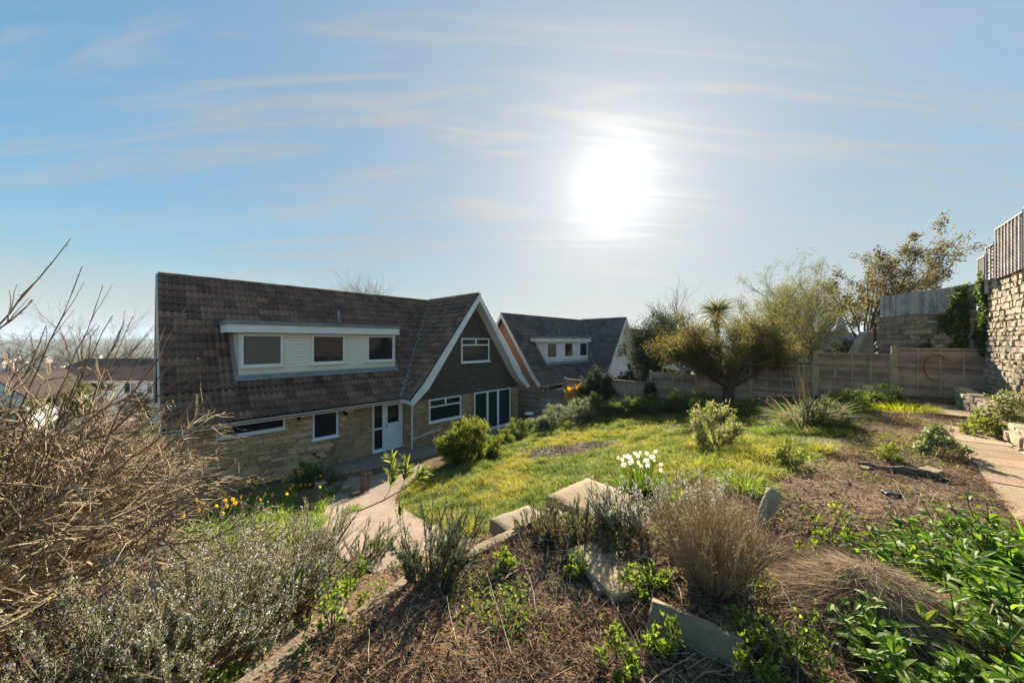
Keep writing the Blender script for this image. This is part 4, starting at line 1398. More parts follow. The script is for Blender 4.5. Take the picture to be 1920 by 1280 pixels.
def rosemary(base, n, h, rad, lean, label, needles=55, flower=0.25, green=((0.14, 0.165, 0.075), (0.20, 0.22, 0.11), (0.28, 0.285, 0.17)), name='rosemary_bush', nl=0.024, cat='bush', dead=0.0):
    r = plant(name, base, label, cat)
    st = drop_to_ground(disc(n, rad), base)
    d = nrm(np.stack([st[:, 0] / rad * 0.55 + lean[0], st[:, 1] / rad * 0.55 + lean[1], np.full(n, 1.0)], 1) + rng.normal(0, 0.22, (n, 3)))
    L_ = h * (0.42 + 0.95 * rng.random(n) ** 1.8)
    P = curves(st, d, L_, 6, 0.0, 0.12, 0.06)
    g = G(); tubes(g, P, taper(n, 6, 0.006, 0.002), 3, jit((0.16, 0.11, 0.07), n))
    C, _, _ = children(P, 4, 0.25, 0.95, 0.55, 0.35, 0.42, 4, 0.1)
    tubes(g, C, taper(len(C), 4, 0.0035, 0.0015), 3, jit((0.17, 0.125, 0.08), len(C)))
    g.build('stems', M['twig'], r)
    g = G()
    for Q, per, t0 in ((P, needles, 0.3), (C, int(needles * 0.5), 0.15)):
        s, tan, t, _ = along_many(Q, per, t0)
        m = len(s)
        dd = nrm(tan * 0.7 + rand_unit(m) * 0.9)
        leaves(g, s, dd, rand_unit(m), nl * rng.uniform(0.7, 1.2, m), nl * 0.2, jit((1, 1, 1), m, 0.2) * pick(green, m), 0.1)
    g.build('needles', M['leaf'], r)
    if flower:
        g = G()
        for Q, per in ((P, int(needles * flower)), (C, int(needles * flower * 0.6))):
            s, tan, t, _ = along_many(Q, max(per, 1), 0.45)
            m = len(s); keep = rng.random(m) < 0.32; s = s[keep]; m = len(s)
            for q in range(2):
                leaves(g, s + rand_unit(m) * 0.006, rand_unit(m), rand_unit(m), 0.013, 0.009, jit((0.52, 0.51, 0.57), m, 0.15), 0.2)
        g.build('flowers', M['petal'], r)['kind'] = 'stuff'
    return r


def leafy(name, base, radii, nleaf, L, W, cols, label, cat='bush', thick=True, stems=14, squash=0.25, shell=0.55, big=False, lump=0.35, up=0.25, seed=None, part='foliage', hollow=0.0, stemcol=(0.12, 0.09, 0.06), group=None):
    """a bush: leaves gathered in sprays round branch ends, on real stems"""
    r = plant(name, base, label, cat, group)
    rx, ry, rz = radii
    n0 = stems
    st = disc(n0, 0.18 * rx)
    d = nrm(rng.normal(0, 1, (n0, 3)) * np.array([1, 1, 0.5]) * np.array([rx, ry, rz]) / max(radii) + UP * 0.75)
    ln = np.linalg.norm(d * np.array([rx, ry, rz * 1.7]), axis=1)
    P = curves(st, d, ln * rng.uniform(0.7, 1.0, n0), 6, 0.02, 0.12)
    C, _, _ = children(P, 6, 0.25, 1.0, 0.75, 0.1, 0.5, 5, 0.15)
    D, _, _ = children(C, 5, 0.3, 1.0, 0.8, 0.1, 0.55, 3, 0.15)
    g = G(); br = 0.018 * max(rx, rz)
    tubes(g, P, taper(n0, 6, br, br * 0.3), 5, jit(stemcol, n0)); tubes(g, C, taper(len(C), 5, br * 0.4, br * 0.12), 3, jit(stemcol, len(C))); tubes(g, D[::2], taper(len(D[::2]), 3, br * 0.2, br * 0.06), 3, jit(stemcol, len(D[::2])))
    g.build('stems', M['twig'], r)
    g = G()
    per = max(1, nleaf // len(D))
    s, tan, t, idx = along_many(D, per, 0.2)
    m = len(s)
    s = s + rng.normal(0, 0.05, (m, 3)) * np.array(radii)
    e = np.linalg.norm(s / np.array([rx, ry, rz * 2]), axis=1)[:, None]
    e2 = np.linalg.norm((s - UP * rz * 0.75) / np.array([rx, ry, rz]), axis=1)[:, None]
    lim = rng.uniform(0.72, 1.08, (m, 1)) * rng.uniform(0.86, 1.14, len(D))[idx][:, None]
    s = np.where(e2 > lim, UP * rz * 0.75 + (s - UP * rz * 0.75) * lim / e2, s)
    s[:, 2] = np.maximum(s[:, 2], rng.uniform(0.0, 0.12, m) * rz)
    shade = rng.normal(1, 0.16, len(D)).clip(0.6, 1.5)[idx][:, None]
    dd = nrm(tan * 0.5 + rand_unit(m) * 0.9 + UP * up)
    nn = nrm(rand_unit(m) + UP * 0.8)
    c = (jit((1, 1, 1), m, 0.16) * pick(cols, m) * shade).clip(0.003, 0.9)
    if big: big_leaves(g, s, dd, nn, L * rng.uniform(0.6, 1.2, m), W * rng.uniform(0.7, 1.15, m), c, 0.35)
    else: leaves(g, s, dd, nn, L * rng.uniform(0.6, 1.2, m), W * rng.uniform(0.7, 1.15, m), c, 0.2)
    g.build(part, M['leaf_thick'] if thick else M['leaf'], r)
    return r


def clump(name, base, n, rad, L, W, bend, cols, label, cat='plant', spread=0.35, flowers=None, seg_mat=None, group=None, lean=(0, 0)):
    """strap leaves from one crown; flowers = (count, height, colour, kind)"""
    r = plant(name, base, label, cat, group)
    P = drop_to_ground(disc(n, rad), base)
    d = nrm(np.stack([P[:, 0] / rad * spread + lean[0], P[:, 1] / rad * spread + lean[1], np.ones(n)], 1) + rng.normal(0, 0.14, (n, 3)))
    g = G()
    c = jit((1, 1, 1), n, 0.15) * pick(cols, n)
    big = L * rng.uniform(0.6, 1.1, n)
    sd = nrm(np.cross(d, UP) + rng.normal(0, 0.5, (n, 3)))
    strap(g, P, d, big, W * rng.uniform(0.7, 1.2, n), bend * rng.uniform(0.3, 1.5, n), c)
    g.build('leaves', seg_mat or M['grass'], r)
    if flowers:
        k, fh, fc, cup = flowers
        fp = drop_to_ground(disc(k, rad * 1.0), base)
        fd = nrm(np.stack([fp[:, 0] / rad * 0.3 + lean[0], fp[:, 1] / rad * 0.3 + lean[1], np.ones(k)], 1) + rng.normal(0, 0.1, (k, 3)))
        S = curves(fp, fd, fh * rng.uniform(0.85, 1.1, k), 5, 0.0, 0.05)
        g = G(); tubes(g, S, taper(k, 5, 0.004, 0.003), 3, jit((0.10, 0.16, 0.03), k)); g.build('flower_stems', M['leaf'], r)
        for i in range(k):
            g = G(); c0 = S[i, -1]; ax = nrm(np.array([[rng.normal(0, 1), rng.normal(0, 1) - 0.9, 0.1]]))[0]
            daffodil(g, c0, ax, fc, cup)
            g.build('flower', M['petal'], r)
    return r


def strap(g, P, D, L, W, bend, col, seg=5):
    """long strap leaves curving over under their own weight"""
    n = len(P)
    S = nrm(np.cross(D, UP) + rng.normal(0, 0.35, (n, 3)))
    h = nrm(np.stack([D[:, 0], D[:, 1], np.zeros(n)], 1) + 1e-4)
    rows = []
    ts = np.linspace(0, 1, seg)
    for t in ts:
        mid = P + D * (L * t)[:, None] + (h * 0.6 - UP * 0.9) * (L * bend * t ** 2.2)[:, None]
        w = (W * (1 - t ** 2.5) * (0.65 + 0.35 * min(1, t * 4)))[:, None] * 0.5 + 1e-4
        rows += [mid - S * w, mid + S * w]
    V = np.stack(rows, 1).reshape(-1, 3)
    q = np.array([(2 * k, 2 * k + 1, 2 * k + 3, 2 * k + 2) for k in range(seg - 1)])
    Q = (np.arange(n)[:, None, None] * 2 * seg + q[None]).reshape(-1, 4)
    g.add(V, Q, None, np.repeat(col, 2 * seg, 0))


def daffodil(g, c, ax, petal, cup, r=0.034):
    a = nrm(np.cross(ax, UP + 0.01)); b = np.cross(ax, a)
    k = 6
    ang = np.arange(k) / k * 2 * math.pi
    D = nrm(np.cos(ang)[:, None] * a + np.sin(ang)[:, None] * b + ax * 0.15)
    leaves(g, np.tile(c, (k, 1)), D, np.tile(ax, (k, 1)), r, r * 0.75, np.tile(petal, (k, 1)), 0.1)
    ring = np.arange(7) / 7 * 2 * math.pi
    A = c + (np.cos(ring)[:, None] * a + np.sin(ring)[:, None] * b) * r * 0.22; B = c + ax * r * 0.7 + (np.cos(ring)[:, None] * a + np.sin(ring)[:, None] * b) * r * 0.36
    V = np.concatenate([A, B]); g.add(V, [(i, (i + 1) % 7, 7 + (i + 1) % 7, 7 + i) for i in range(7)], None, cup)


def tree(name, base, trunk_h, crown_c, radii, label, nlimb, nleaf, L, W, cols, r0=0.16, twigs=6, bark=(0.5, 0.42, 0.36), leafmat='leaf', flat=0.0, tl=0.5, sub=(6, 6), fluff=0.12, group=None, lean=0.0, bare_mat='twig', twigcol=(0.15, 0.115, 0.09)):
    """trunk, limbs reaching through an ellipsoid crown, twigs and leaves"""
    r = plant(name, base, label, 'tree', group)
    top = np.array([lean, 0, trunk_h])
    T = curves(np.zeros((1, 3)), nrm(top[None]), np.array([np.linalg.norm(top)]), 6, 0, 0.04)
    g = G(); tubes(g, T, np.linspace(r0 * 1.25, r0 * 0.85, 6)[None], 9, jit((1.0, 0.95, 0.9), 1, 0.05)); g.build('trunk', M['bark'], r, smooth=True)
    cc = np.array(crown_c, float); rad = np.array(radii, float)
    tgt = rand_unit(nlimb); tgt[:, 2] = tgt[:, 2] * (1 - flat) + flat * 0.25
    tgt = cc + tgt * rad * (rng.uniform(0.55, 1.0, (nlimb, 1)) ** 0.6)
    start = np.repeat(T[:, -1], nlimb, 0) - UP * rng.uniform(0, trunk_h * 0.25, (nlimb, 1))
    n = 7
    ts = np.linspace(0, 1, n)[None, :, None]
    ctrl = start + (tgt - start) * 0.45 + UP * 0.12 * np.linalg.norm(tgt - start, axis=1)[:, None] * rng.uniform(-0.4, 1.0, (nlimb, 1)) + rng.normal(0, 0.06, (nlimb, 3)) * rad
    P = (1 - ts) ** 2 * start[:, None] + 2 * ts * (1 - ts) * ctrl[:, None] + ts ** 2 * tgt[:, None]
    P[:, 1:-1] += rng.normal(0, 0.025, (nlimb, n - 2, 3)) * rad
    g = G(); lr = r0 * 0.42
    tubes(g, P, taper(nlimb, n, lr, lr * 0.18), 5, jit(twigcol, nlimb, 0.1))
    C, _, _ = children(P, sub[0], 0.3, 1.0, 0.75, 0.12, tl, 5, 0.14)
    tubes(g, C, taper(len(C), 5, lr * 0.25, lr * 0.07), 3, jit(twigcol, len(C), 0.15))
    D, _, _ = children(C, sub[1], 0.25, 1.0, 0.7, 0.12, 0.55, 4, 0.14)
    tubes(g, D, taper(len(D), 4, lr * 0.09, lr * 0.035), 3, jit(twigcol, len(D), 0.15))
    g.build('limbs', M['twig'], r)
    if nleaf:
        g = G()
        per = max(1, nleaf // len(D))
        s, tan, t, idx = along_many(D, per, 0.3)
        m = len(s)
        s = s + rng.normal(0, fluff, (m, 3)) * rad.min() * 0.5
        sh = rng.normal(1, 0.18, len(D)).clip(0.55, 1.5)[idx][:, None]
        c = (pick(cols, m) * jit((1, 1, 1), m, 0.15) * sh).clip(0.003, 0.9)
        leaves(g, s, nrm(tan * 0.4 + rand_unit(m)), nrm(rand_unit(m) + UP * 0.7), L * rng.uniform(0.6, 1.2, m), W * rng.uniform(0.7, 1.2, m), c, 0.2)
        g.build('crown', M[leafmat], r)
    return r


# ---- trees beyond and beside the fence
GREEN = [(0.07, 0.085, 0.025), (0.11, 0.115, 0.03), (0.16, 0.14, 0.045)]
DARK = [(0.03, 0.05, 0.025), (0.045, 0.065, 0.03), (0.07, 0.085, 0.035)]
b = px(1365, 752, 14.9); b = (b[0], b[1], gz(b[0], b[1]) - 0.05)
cc = px(1382, 655, 14.7)
tree('spreading_tree', b, 0.75, (cc[0] - b[0], 0, cc[2] - b[2]), (3.2, 2.4, 1.5), 'spreading evergreen tree with low olive crown in front of the fence', 30, 86000, 0.078, 0.04,
     [(0.09, 0.095, 0.028), (0.13, 0.125, 0.035), (0.06, 0.08, 0.027), (0.19, 0.145, 0.045)], r0=0.2, leafmat='leaf', flat=0.25, sub=(11, 9), fluff=0.2, tl=0.45)
b = px(1470, 700, 19.5); cc = px(1475, 595, 19.5)
tree('willow_tree', (b[0], b[1], 1.9), 1.6, (0.0, 0, cc[2] - 1.9), (3.1, 2.2, 1.9), 'half bare tree with pale twigs and fresh green leaves behind the fence', 24, 20000, 0.085, 0.045, [(0.12, 0.16, 0.03), (0.20, 0.21, 0.05), (0.14, 0.13, 0.05)], r0=0.16, sub=(9, 8), twigcol=(0.26, 0.21, 0.16), tl=0.55)
b = px(1520, 700, 24.5); cc = px(1508, 585, 24.5)
tree('broadleaf_tree', (b[0], b[1], 1.9), 2.2, (0.0, 0, cc[2] - 1.9), (2.6, 2.2, 2.2), 'dense olive green tree standing behind the half bare tree', 15, 16000, 0.10, 0.06, GREEN + [(0.13, 0.10, 0.05)], r0=0.16, sub=(9, 7))
b = px(1232, 700, 22.5); cc = px(1228, 672, 22.5)
tree('evergreen_tree', (b[0], b[1], 0.9), 1.2, (0, 0, cc[2] - 0.9 + 0.2), (1.6, 1.5, 1.9), 'dark evergreen tree screening the white gable', 20, 30000, 0.115, 0.06, DARK, r0=0.14, leafmat='leaf_thick', sub=(9, 8), fluff=0.25)
b = px(1252, 700, 25); cc = px(1252, 630, 25)
tree('conifer_tree', (b[0], b[1], 0.8), 2.4, (0, 0, cc[2] - 0.8), (1.1, 1.1, 1.5), 'slim dark conifer rising behind the evergreen', 14, 16000, 0.11, 0.055, DARK, r0=0.12, sub=(8, 7), fluff=0.2)
b = px(1625, 660, 20.5); cc = px(1668, 545, 20.5)
tree('tall_tree', (b[0], b[1], 2.2), 2.0, (cc[0] - b[0], 0, cc[2] - 2.2 + 0.1), (3.0, 2.4, 2.6), 'tall open tree with brown green leaf clusters above the stone wall', 17, 17000, 0.14, 0.075, [(0.10, 0.085, 0.03), (0.13, 0.115, 0.035), (0.075, 0.06, 0.03), (0.16, 0.15, 0.05)], r0=0.15, sub=(6, 5), tl=0.38, fluff=0.10, twigcol=(0.09, 0.065, 0.05))
b = px(1730, 640, 16.5); cc = px(1735, 565, 16.5)
leafy('laurel_bush', (b[0], b[1], 4.6), (0.9, 0.7, 0.75), 2600, 0.10, 0.03, [(0.16, 0.17, 0.05), (0.10, 0.12, 0.04)], 'feathery green bush showing above the grey boards', thick=False, stems=10)
for k, (xp, yp, Yd, rr, hh, lab) in enumerate([(1590, 660, 22, 1.6, 1.1, 'olive hedge bush beneath the tall tree'), (1545, 668, 21.5, 1.3, 0.9, 'dark hedge bush beside the street lamp'), (1450, 690, 20.5, 1.5, 1.0, 'dark green bush behind the lap fence and tree trunk'), (1185, 700, 24.5, 1.0, 0.9, 'dark bush at the foot of the white gable')]):
    p = px(xp, yp, Yd)
    leafy('hedge_bush', (p[0], p[1], p[2] - hh * 1.0), (rr, 1.0, hh), 7000, 0.09, 0.05, DARK + [(0.10, 0.10, 0.035)], lab, stems=14)
# cabbage palm head
b = px(1345, 700, 20.0); hd = px(1345, 585, 20.0)
pr = plant('cabbage_palm', (b[0], b[1], 1.8), 'cabbage palm with spiky leaf rosette above the spreading tree', 'tree')
hz_ = hd[2] - 1.8
g = G(); tubes(g, np.array([[(0, 0, 0), (0.05, 0, hz_ * 0.5), (0, 0, hz_)]]), np.array([[0.14, 0.11, 0.10]]), 9); g.build('trunk', M['bark'], pr)
n = 230; d = rand_unit(n); d[:, 2] = d[:, 2] * 0.75 + 0.35; d = nrm(d)
g = G(); strap(g, np.tile([0, 0, hz_], (n, 1)) + d * 0.05, d, rng.uniform(0.85, 1.35, n), np.full(n, 0.07), rng.uniform(0.05, 0.35, n), jit((0.13, 0.15, 0.06), n, 0.2)); g.build('crown', M['leaf'], pr)
# bare trees
for k, (xp, yt, Yd, rx, rz, zb, lab, nl, sb) in enumerate([
        (682, 566, 44, 2.9, 1.7, -1.5, 'round bare tree showing above the tiled roof ridge', 26, (9, 8)),
        (165, 652, 38, 4.6, 3.6, -4.5, 'bare brown tree standing behind the white house', 20, (9, 8)),
        (70, 664, 42, 3.6, 3.0, -5, 'smaller bare tree beside the one behind the white house', 16, (8, 7)),
        (245, 665, 46, 3.4, 2.8, -5, 'bare tree close to the verge of the tiled roof', 14, (8, 7)),
        (10, 672, 34, 3.0, 2.6, -4.5, 'dark bare tree above the small white gabled house', 14, (8, 7)),
        (1165, 625, 52, 2.6, 1.2, -1.5, 'far bare tree behind the boarded gable', 14, (7, 6)),
        (1290, 600, 30, 3.0, 2.2, 0.5, 'bare tree with fine dark twigs behind the evergreens', 16, (8, 7))]):
    p = px(xp, yt, Yd)
    tree('bare_tree', (p[0], p[1], zb), (p[2] - zb) * 0.45, (0, 0, p[2] - zb), (rx, rx * 0.8, rz), lab, nl, 0, 0, 0, None, r0=0.2, sub=sb, twigcol=(0.20, 0.15, 0.12), tl=0.6)
# evergreen and blossom by the white house
p = px(262, 775, 17); leafy('green_bush', (p[0], p[1], p[2] - 0.3), (0.8, 0.7, 0.8), 6000, 0.07, 0.04, DARK + [(0.07, 0.10, 0.03)], 'dark green bush beside the house gable end')
p = px(205, 800, 15); r_ = leafy('blossom_bush', (p[0], p[1], p[2] - 0.4), (1.3, 0.9, 0.8), 5000, 0.04, 0.035, [(0.48, 0.30, 0.30), (0.55, 0.42, 0.38), (0.25, 0.18, 0.10)], 'pink blossoming bush below the white house', thick=False, part='blossom')
p = px(95, 745, 19); leafy('green_bush', (p[0] + 0.8, p[1], p[2] - 1.2), (1.7, 1.1, 1.25), 8000, 0.09, 0.05, [(0.12, 0.16, 0.03), (0.08, 0.11, 0.03)], 'bright green bush in front of the small white gable', thick=False)
p = px(15, 770, 17); leafy('green_bush', (p[0], p[1], p[2] - 0.9), (1.2, 0.9, 1.0), 4000, 0.09, 0.05, DARK, 'dark bush below the small white gable')

# ---- along the fence
f = fence_pt(4.15) + np.array([-0.5, -0.65]); z = gz(*f)
leafy('forsythia_bush', (f[0], f[1], z + 0.6), (0.75, 0.45, 0.62), 5200, 0.05, 0.034, [(0.75, 0.48, 0.02), (0.80, 0.55, 0.04), (0.62, 0.42, 0.02)], 'yellow flowering forsythia leaning over the fence', thick=False, stems=16, part='blossom')
f = fence_pt(5.5) + np.array([-0.3, -0.25]); z = gz(*f)
leafy('ivy_mass', (f[0], f[1], z + 0.3), (1.15, 0.5, 1.25), 11000, 0.07, 0.06, DARK, 'dark ivy mound smothering the fence beside the forsythia', cat='ivy', stems=20)
f = fence_pt(8.2) + np.array([-0.12, -0.12]); z = gz(*f)
leafy('ivy_mass', (f[0], f[1], z), (0.28, 0.28, 0.8), 1800, 0.07, 0.06, DARK, 'narrow ivy column climbing a fence post', cat='ivy', stems=10)
f = fence_pt(1.4) + np.array([0.3, 0.5]); z = 0.9
leafy('grey_bush', (f[0], f[1], z), (1.0, 0.5, 0.7), 3500, 0.05, 0.03, [(0.13, 0.15, 0.08), (0.09, 0.11, 0.06)], 'grey green bush peeping over the low fence', thick=False)
lo = [(1010, 803, 0.55, 0.35, 'small grey green mound at the corner of the terrace doors'), (1045, 800, 0.75, 0.5, 'grey green mound with pale tips on the lawn edge'), (1085, 792, 0.8, 0.55, 'larger pale flecked mound on the lawn edge'), (1125, 783, 0.85, 0.6, 'dark green mound at the foot of the ivy'), (1170, 778, 0.7, 0.42, 'flat dark mound under the fence by the ivy'), (1215, 774, 0.75, 0.45, 'dark green mound below the ivied post'),
      (1265, 772, 0.85, 0.55, 'dark glossy mound near the spreading tree'), (1310, 775, 0.6, 0.45, 'leafy mound beside the tree trunk'), (965, 822, 0.6, 0.4, 'low green mound beside the round bush'), (935, 838, 0.5, 0.36, 'leafy green mound touching the round bush')]
for k, (xp, yp, rr, hh, lab) in enumerate(lo):
    h = hit(xp, yp)
    leafy('low_bush', (h[0], h[1], h[2]), (rr * 1.2, rr, hh * 1.25), 5600, 0.056, 0.03, ([(0.16, 0.19, 0.10), (0.22, 0.24, 0.15), (0.10, 0.13, 0.06)] if k in (0, 1, 2) else [(0.07, 0.12, 0.03), (0.11, 0.16, 0.035), (0.16, 0.21, 0.04)]), lab, thick=False, stems=16, group='low bushes along the fence')
h = hit(882, 862)
leafy('round_bush', (h[0], h[1], h[2] - 0.05), (1.0, 0.9, 0.80), 30000, 0.065, 0.03, [(0.07, 0.12, 0.02), (0.11, 0.17, 0.025), (0.17, 0.22, 0.03), (0.22, 0.17, 0.05)], 'round glossy green bush beside the terrace doors', stems=22, thick=False)
h = hit(590, 912)
leafy('green_bush', (h[0], h[1], h[2] - 0.05), (0.75, 0.4, 0.5), 4500, 0.05, 0.025, [(0.05, 0.10, 0.025), (0.08, 0.14, 0.03)], 'leafy green bush against the stone house wall', thick=False)
h = hit(958, 812)
clump('tulip', h, 8, 0.08, 0.28, 0.03, 0.2, [(0.10, 0.18, 0.05)], 'red tulip clump by the terrace doors', 'flower', flowers=(3, 0.36, (0.6, 0.03, 0.02), (0.5, 0.03, 0.02)))
h = hit(322, 966)
clump('tulip', h, 8, 0.08, 0.25, 0.03, 0.2, [(0.10, 0.18, 0.05)], 'single red tulip at the house corner', 'flower', flowers=(2, 0.3, (0.65, 0.04, 0.03), (0.5, 0.03, 0.02)))

# ---- ornamental grasses and shrubs on the right
h = hit(1512, 800)
clump('pampas_clump', h, 520, 0.32, 0.95, 0.016, 0.5, [(0.09, 0.13, 0.06), (0.12, 0.16, 0.08), (0.18, 0.19, 0.07), (0.26, 0.21, 0.11)], 'big fountain of blue green grass blades in front of the fence', 'grass', spread=0.75)
h2 = h + np.array([0, 0.05, 0])
st = plant('dry_stalks', h2, 'upright straw stalks standing in the blue green grass', 'stalks')
n = 26; P = curves(disc(n, 0.18), nrm(rng.normal(0, 0.12, (n, 3)) + UP), rng.uniform(0.9, 1.45, n), 5, 0, 0.04)
g = G(); tubes(g, P, taper(n, 5, 0.007, 0.004), 4, jit((0.36, 0.26, 0.14), n)); g.build('stalks', M['twig'], st)
specs = [(1342, 838, 0.42, 0.55, 3600, 0.09, 0.016, [(0.16, 0.20, 0.05), (0.24, 0.26, 0.08), (0.34, 0.34, 0.16)], 'variegated spiky shrub with pale striped leaves', 0),
         (1318, 790, 0.55, 0.65, 3800, 0.06, 0.035, [(0.20, 0.24, 0.05), (0.30, 0.28, 0.08), (0.12, 0.16, 0.04)], 'yellow green flowering shrub before the tree trunk', 0),
         (1545, 800, 0.45, 0.5, 3800, 0.05, 0.022, [(0.05, 0.08, 0.03), (0.09, 0.13, 0.04), (0.20, 0.20, 0.13)], 'dark small leaved shrub beside the blue green grass', 0),
         (1400, 782, 0.5, 0.38, 3000, 0.05, 0.03, [(0.12, 0.17, 0.04), (0.20, 0.22, 0.06)], 'low yellowing shrub at the foot of the spreading tree', 0),
         (1590, 770, 0.6, 0.4, 3500, 0.05, 0.03, [(0.12, 0.18, 0.03), (0.20, 0.26, 0.05)], 'fresh green weed bush before the lap fence', 0),
         (1650, 760, 0.55, 0.38, 3500, 0.05, 0.03, [(0.06, 0.11, 0.03), (0.10, 0.16, 0.03)], 'dark green weed bush under the lap fence', 0),
         (1850, 820, 0.42, 0.32, 2400, 0.05, 0.03, [(0.14, 0.18, 0.04), (0.22, 0.26, 0.05)], 'sprawling weed bush over the low bed wall', 0),
         (1805, 762, 0.3, 0.28, 1500, 0.05, 0.03, [(0.18, 0.24, 0.04), (0.28, 0.30, 0.06)], 'bright weed tuft at the end of the slab path', 0),
         (1765, 850, 0.34, 0.24, 2200, 0.045, 0.028, [(0.09, 0.15, 0.03), (0.28, 0.30, 0.18)], 'leafy weed patch spreading onto the slab path', 0),
         (1905, 790, 0.4, 0.35, 2000, 0.05, 0.03, [(0.14, 0.2, 0.04), (0.34, 0.32, 0.2)], 'pale flowering weed on the raised bed', 0),
         (1480, 868, 0.26, 0.2, 1600, 0.035, 0.02, [(0.14, 0.19, 0.04), (0.22, 0.26, 0.06)], 'small light green weed on the soil slope', 0),
         (1670, 865, 0.2, 0.16, 1200, 0.035, 0.02, [(0.14, 0.19, 0.03), (0.24, 0.28, 0.05)], 'yellow green weed beside the rotten branch', 0)]
for xp, yp, rr, hh, nl, L_, W_, cols, lab, _ in specs:
    h = hit(xp, yp)
    leafy('garden_shrub', h, (rr, rr * 0.8, hh), nl, L_, W_, cols, lab, cat='shrub', thick=False, stems=16)
h = hit(1695, 770)
clump('grass_tuft', h, 420, 0.55, 0.34, 0.012, 0.7, [(0.22, 0.28, 0.02), (0.30, 0.32, 0.03)], 'bright yellow green grass tuft at the path edge', 'grass', spread=0.5)
h = hit(1445, 812)
clump('grass_tuft', h, 420, 0.35, 0.36, 0.010, 0.7, [(0.09, 0.16, 0.025), (0.16, 0.22, 0.03)], 'arching dark green grass tuft below the shrubs', 'grass', spread=0.6)
h = hit(1400, 915)
clump('grass_tuft', h, 380, 0.22, 0.30, 0.008, 0.6, [(0.12, 0.19, 0.03), (0.2, 0.26, 0.04)], 'soft upright grass tuft beyond the dry shrub', 'grass', spread=0.6)
h = hit(1305, 870)
clump('grass_tuft', h, 380, 0.4, 0.26, 0.009, 0.7, [(0.16, 0.22, 0.03), (0.24, 0.28, 0.05)], 'loose grass tuft beside the variegated shrub', 'grass', spread=0.6)
# daffodils
h = hit(1200, 925)
clump('white_daffodils', h, 300, 0.19, 0.44, 0.014, 0.22, [(0.07, 0.15, 0.02), (0.11, 0.21, 0.03)], 'clump of white narcissi with upright green leaves above the step slab', 'flower', spread=0.42, flowers=(34, 0.48, (0.80, 0.78, 0.68), (0.82, 0.72, 0.40)))
for k, (xp, yp, cnt, lab) in enumerate([(1438, 775, 9, 'yellow daffodils between the tree and the blue green grass'), (475, 940, 12, 'yellow daffodils before the stone house wall'), (530, 925, 12, 'yellow daffodils among dark leaves near the long window'), (420, 985, 8, 'yellow daffodils by the bare hedge'), (505, 968, 8, 'sunlit yellow daffodils behind the rosemary'), (575, 950, 6, 'yellow daffodils beside the low grey stones'), (400, 1015, 7, 'bright yellow daffodils touching the hedge twigs'), (632, 925, 3, 'pair of yellow daffodils on the patio edge')]):
    h = hit(xp, yp)
    clump('yellow_daffodils', h, 90, 0.32, 0.36, 0.016, 0.35, [(0.08, 0.15, 0.04), (0.12, 0.2, 0.05)], lab, 'flower', flowers=(cnt, 0.50, (0.80, 0.55, 0.03), (0.80, 0.38, 0.02)), spread=0.4)
for k, (xp, yp, n, L_, lab) in enumerate([(368, 1060, 60, 0.42, 'sword leaved iris tuft in front of the bare hedge'), (560, 1020, 50, 0.40, 'sword leaved iris tuft among the rosemary'), (660, 960, 120, 0.22, 'fresh green leaf tuft at the path edge'), (590, 985, 80, 0.3, 'strappy green tuft near the grey stones'), (545, 1110, 45, 0.36, 'pair of pale iris fans inside the rosemary'), (475, 985, 90, 0.36, 'broad green leaf clump under the daffodils'), (1275, 945, 110, 0.22, 'green bulb leaves beside the lavender')]):
    h = hit(xp, yp)
    clump('iris_tuft', h, n, 0.14, L_, 0.02, 0.3, [(0.12, 0.20, 0.03), (0.22, 0.28, 0.04), (0.08, 0.14, 0.03)], lab, 'plant', spread=0.4)

# ---- rosemaries
rosemary(hit(380, 1235), 150, 0.55, 0.45, (0.4, 0.1), 'big grey rosemary with lilac flowers in front of the bare hedge', 60)
rosemary(hit(240, 1275), 110, 0.55, 0.45, (0.25, 0.0), 'flowering rosemary sprawling under the bare hedge', 60)
rosemary(hit(150, 1278), 70, 0.42, 0.3, (0.3, 0.05), 'small rosemary under the lowest hedge twigs', 55, 0.35)
rosemary(hit(320, 1140), 90, 0.5, 0.4, (0.35, 0.1), 'rosemary with grey stems growing into the bare hedge', 55)
rosemary(hit(505, 1150), 110, 0.62, 0.34, (0.5, 0.15), 'tall rosemary leaning over the bed, tips full of lilac flowers', 60)
rosemary(hit(455, 1060), 60, 0.5, 0.25, (0.35, 0.1), 'rosemary with pale tips beside the iris leaves', 50)
rosemary(hit(590, 1035), 45, 0.5, 0.2, (0.25, 0.1), 'grey rosemary standing at the concrete path', 50)
rosemary(hit(1165, 985), 70, 0.30, 0.18, (-0.35, 0.0), 'lilac flowering rosemary beneath the white narcissi', 50, 0.45)
rosemary(hit(1285, 985), 55, 0.42, 0.25, (0, 0.1), 'thin rosemary with lilac spikes behind the dry shrub', 50, 0.5)
rosemary(hit(815, 1085), 80, 0.42, 0.2, (0.1, 0.15), 'dark green rosemary below the terrace kerb', 60, 0.03, ((0.05, 0.075, 0.035), (0.08, 0.10, 0.05)))
rosemary(hit(690, 1045), 40, 0.40, 0.2, (0.5, 0.0), 'feathery green spray lying across the path', 50, 0.0, ((0.07, 0.10, 0.04), (0.10, 0.13, 0.05)), name='spray_bush')
rosemary(hit(1075, 1000), 90, 0.22, 0.22, (0, 0.05), 'low thyme cushion on the terrace edge', 40, 0.0, ((0.11, 0.12, 0.05), (0.18, 0.18, 0.08)), name='thyme_cushion', nl=0.016)
rosemary(hit(1010, 1000), 60, 0.17, 0.18, (0, 0.05), 'small thyme cushion by the lower step slab', 40, 0.0, ((0.11, 0.13, 0.05), (0.18, 0.18, 0.08)), name='thyme_cushion', nl=0.016)

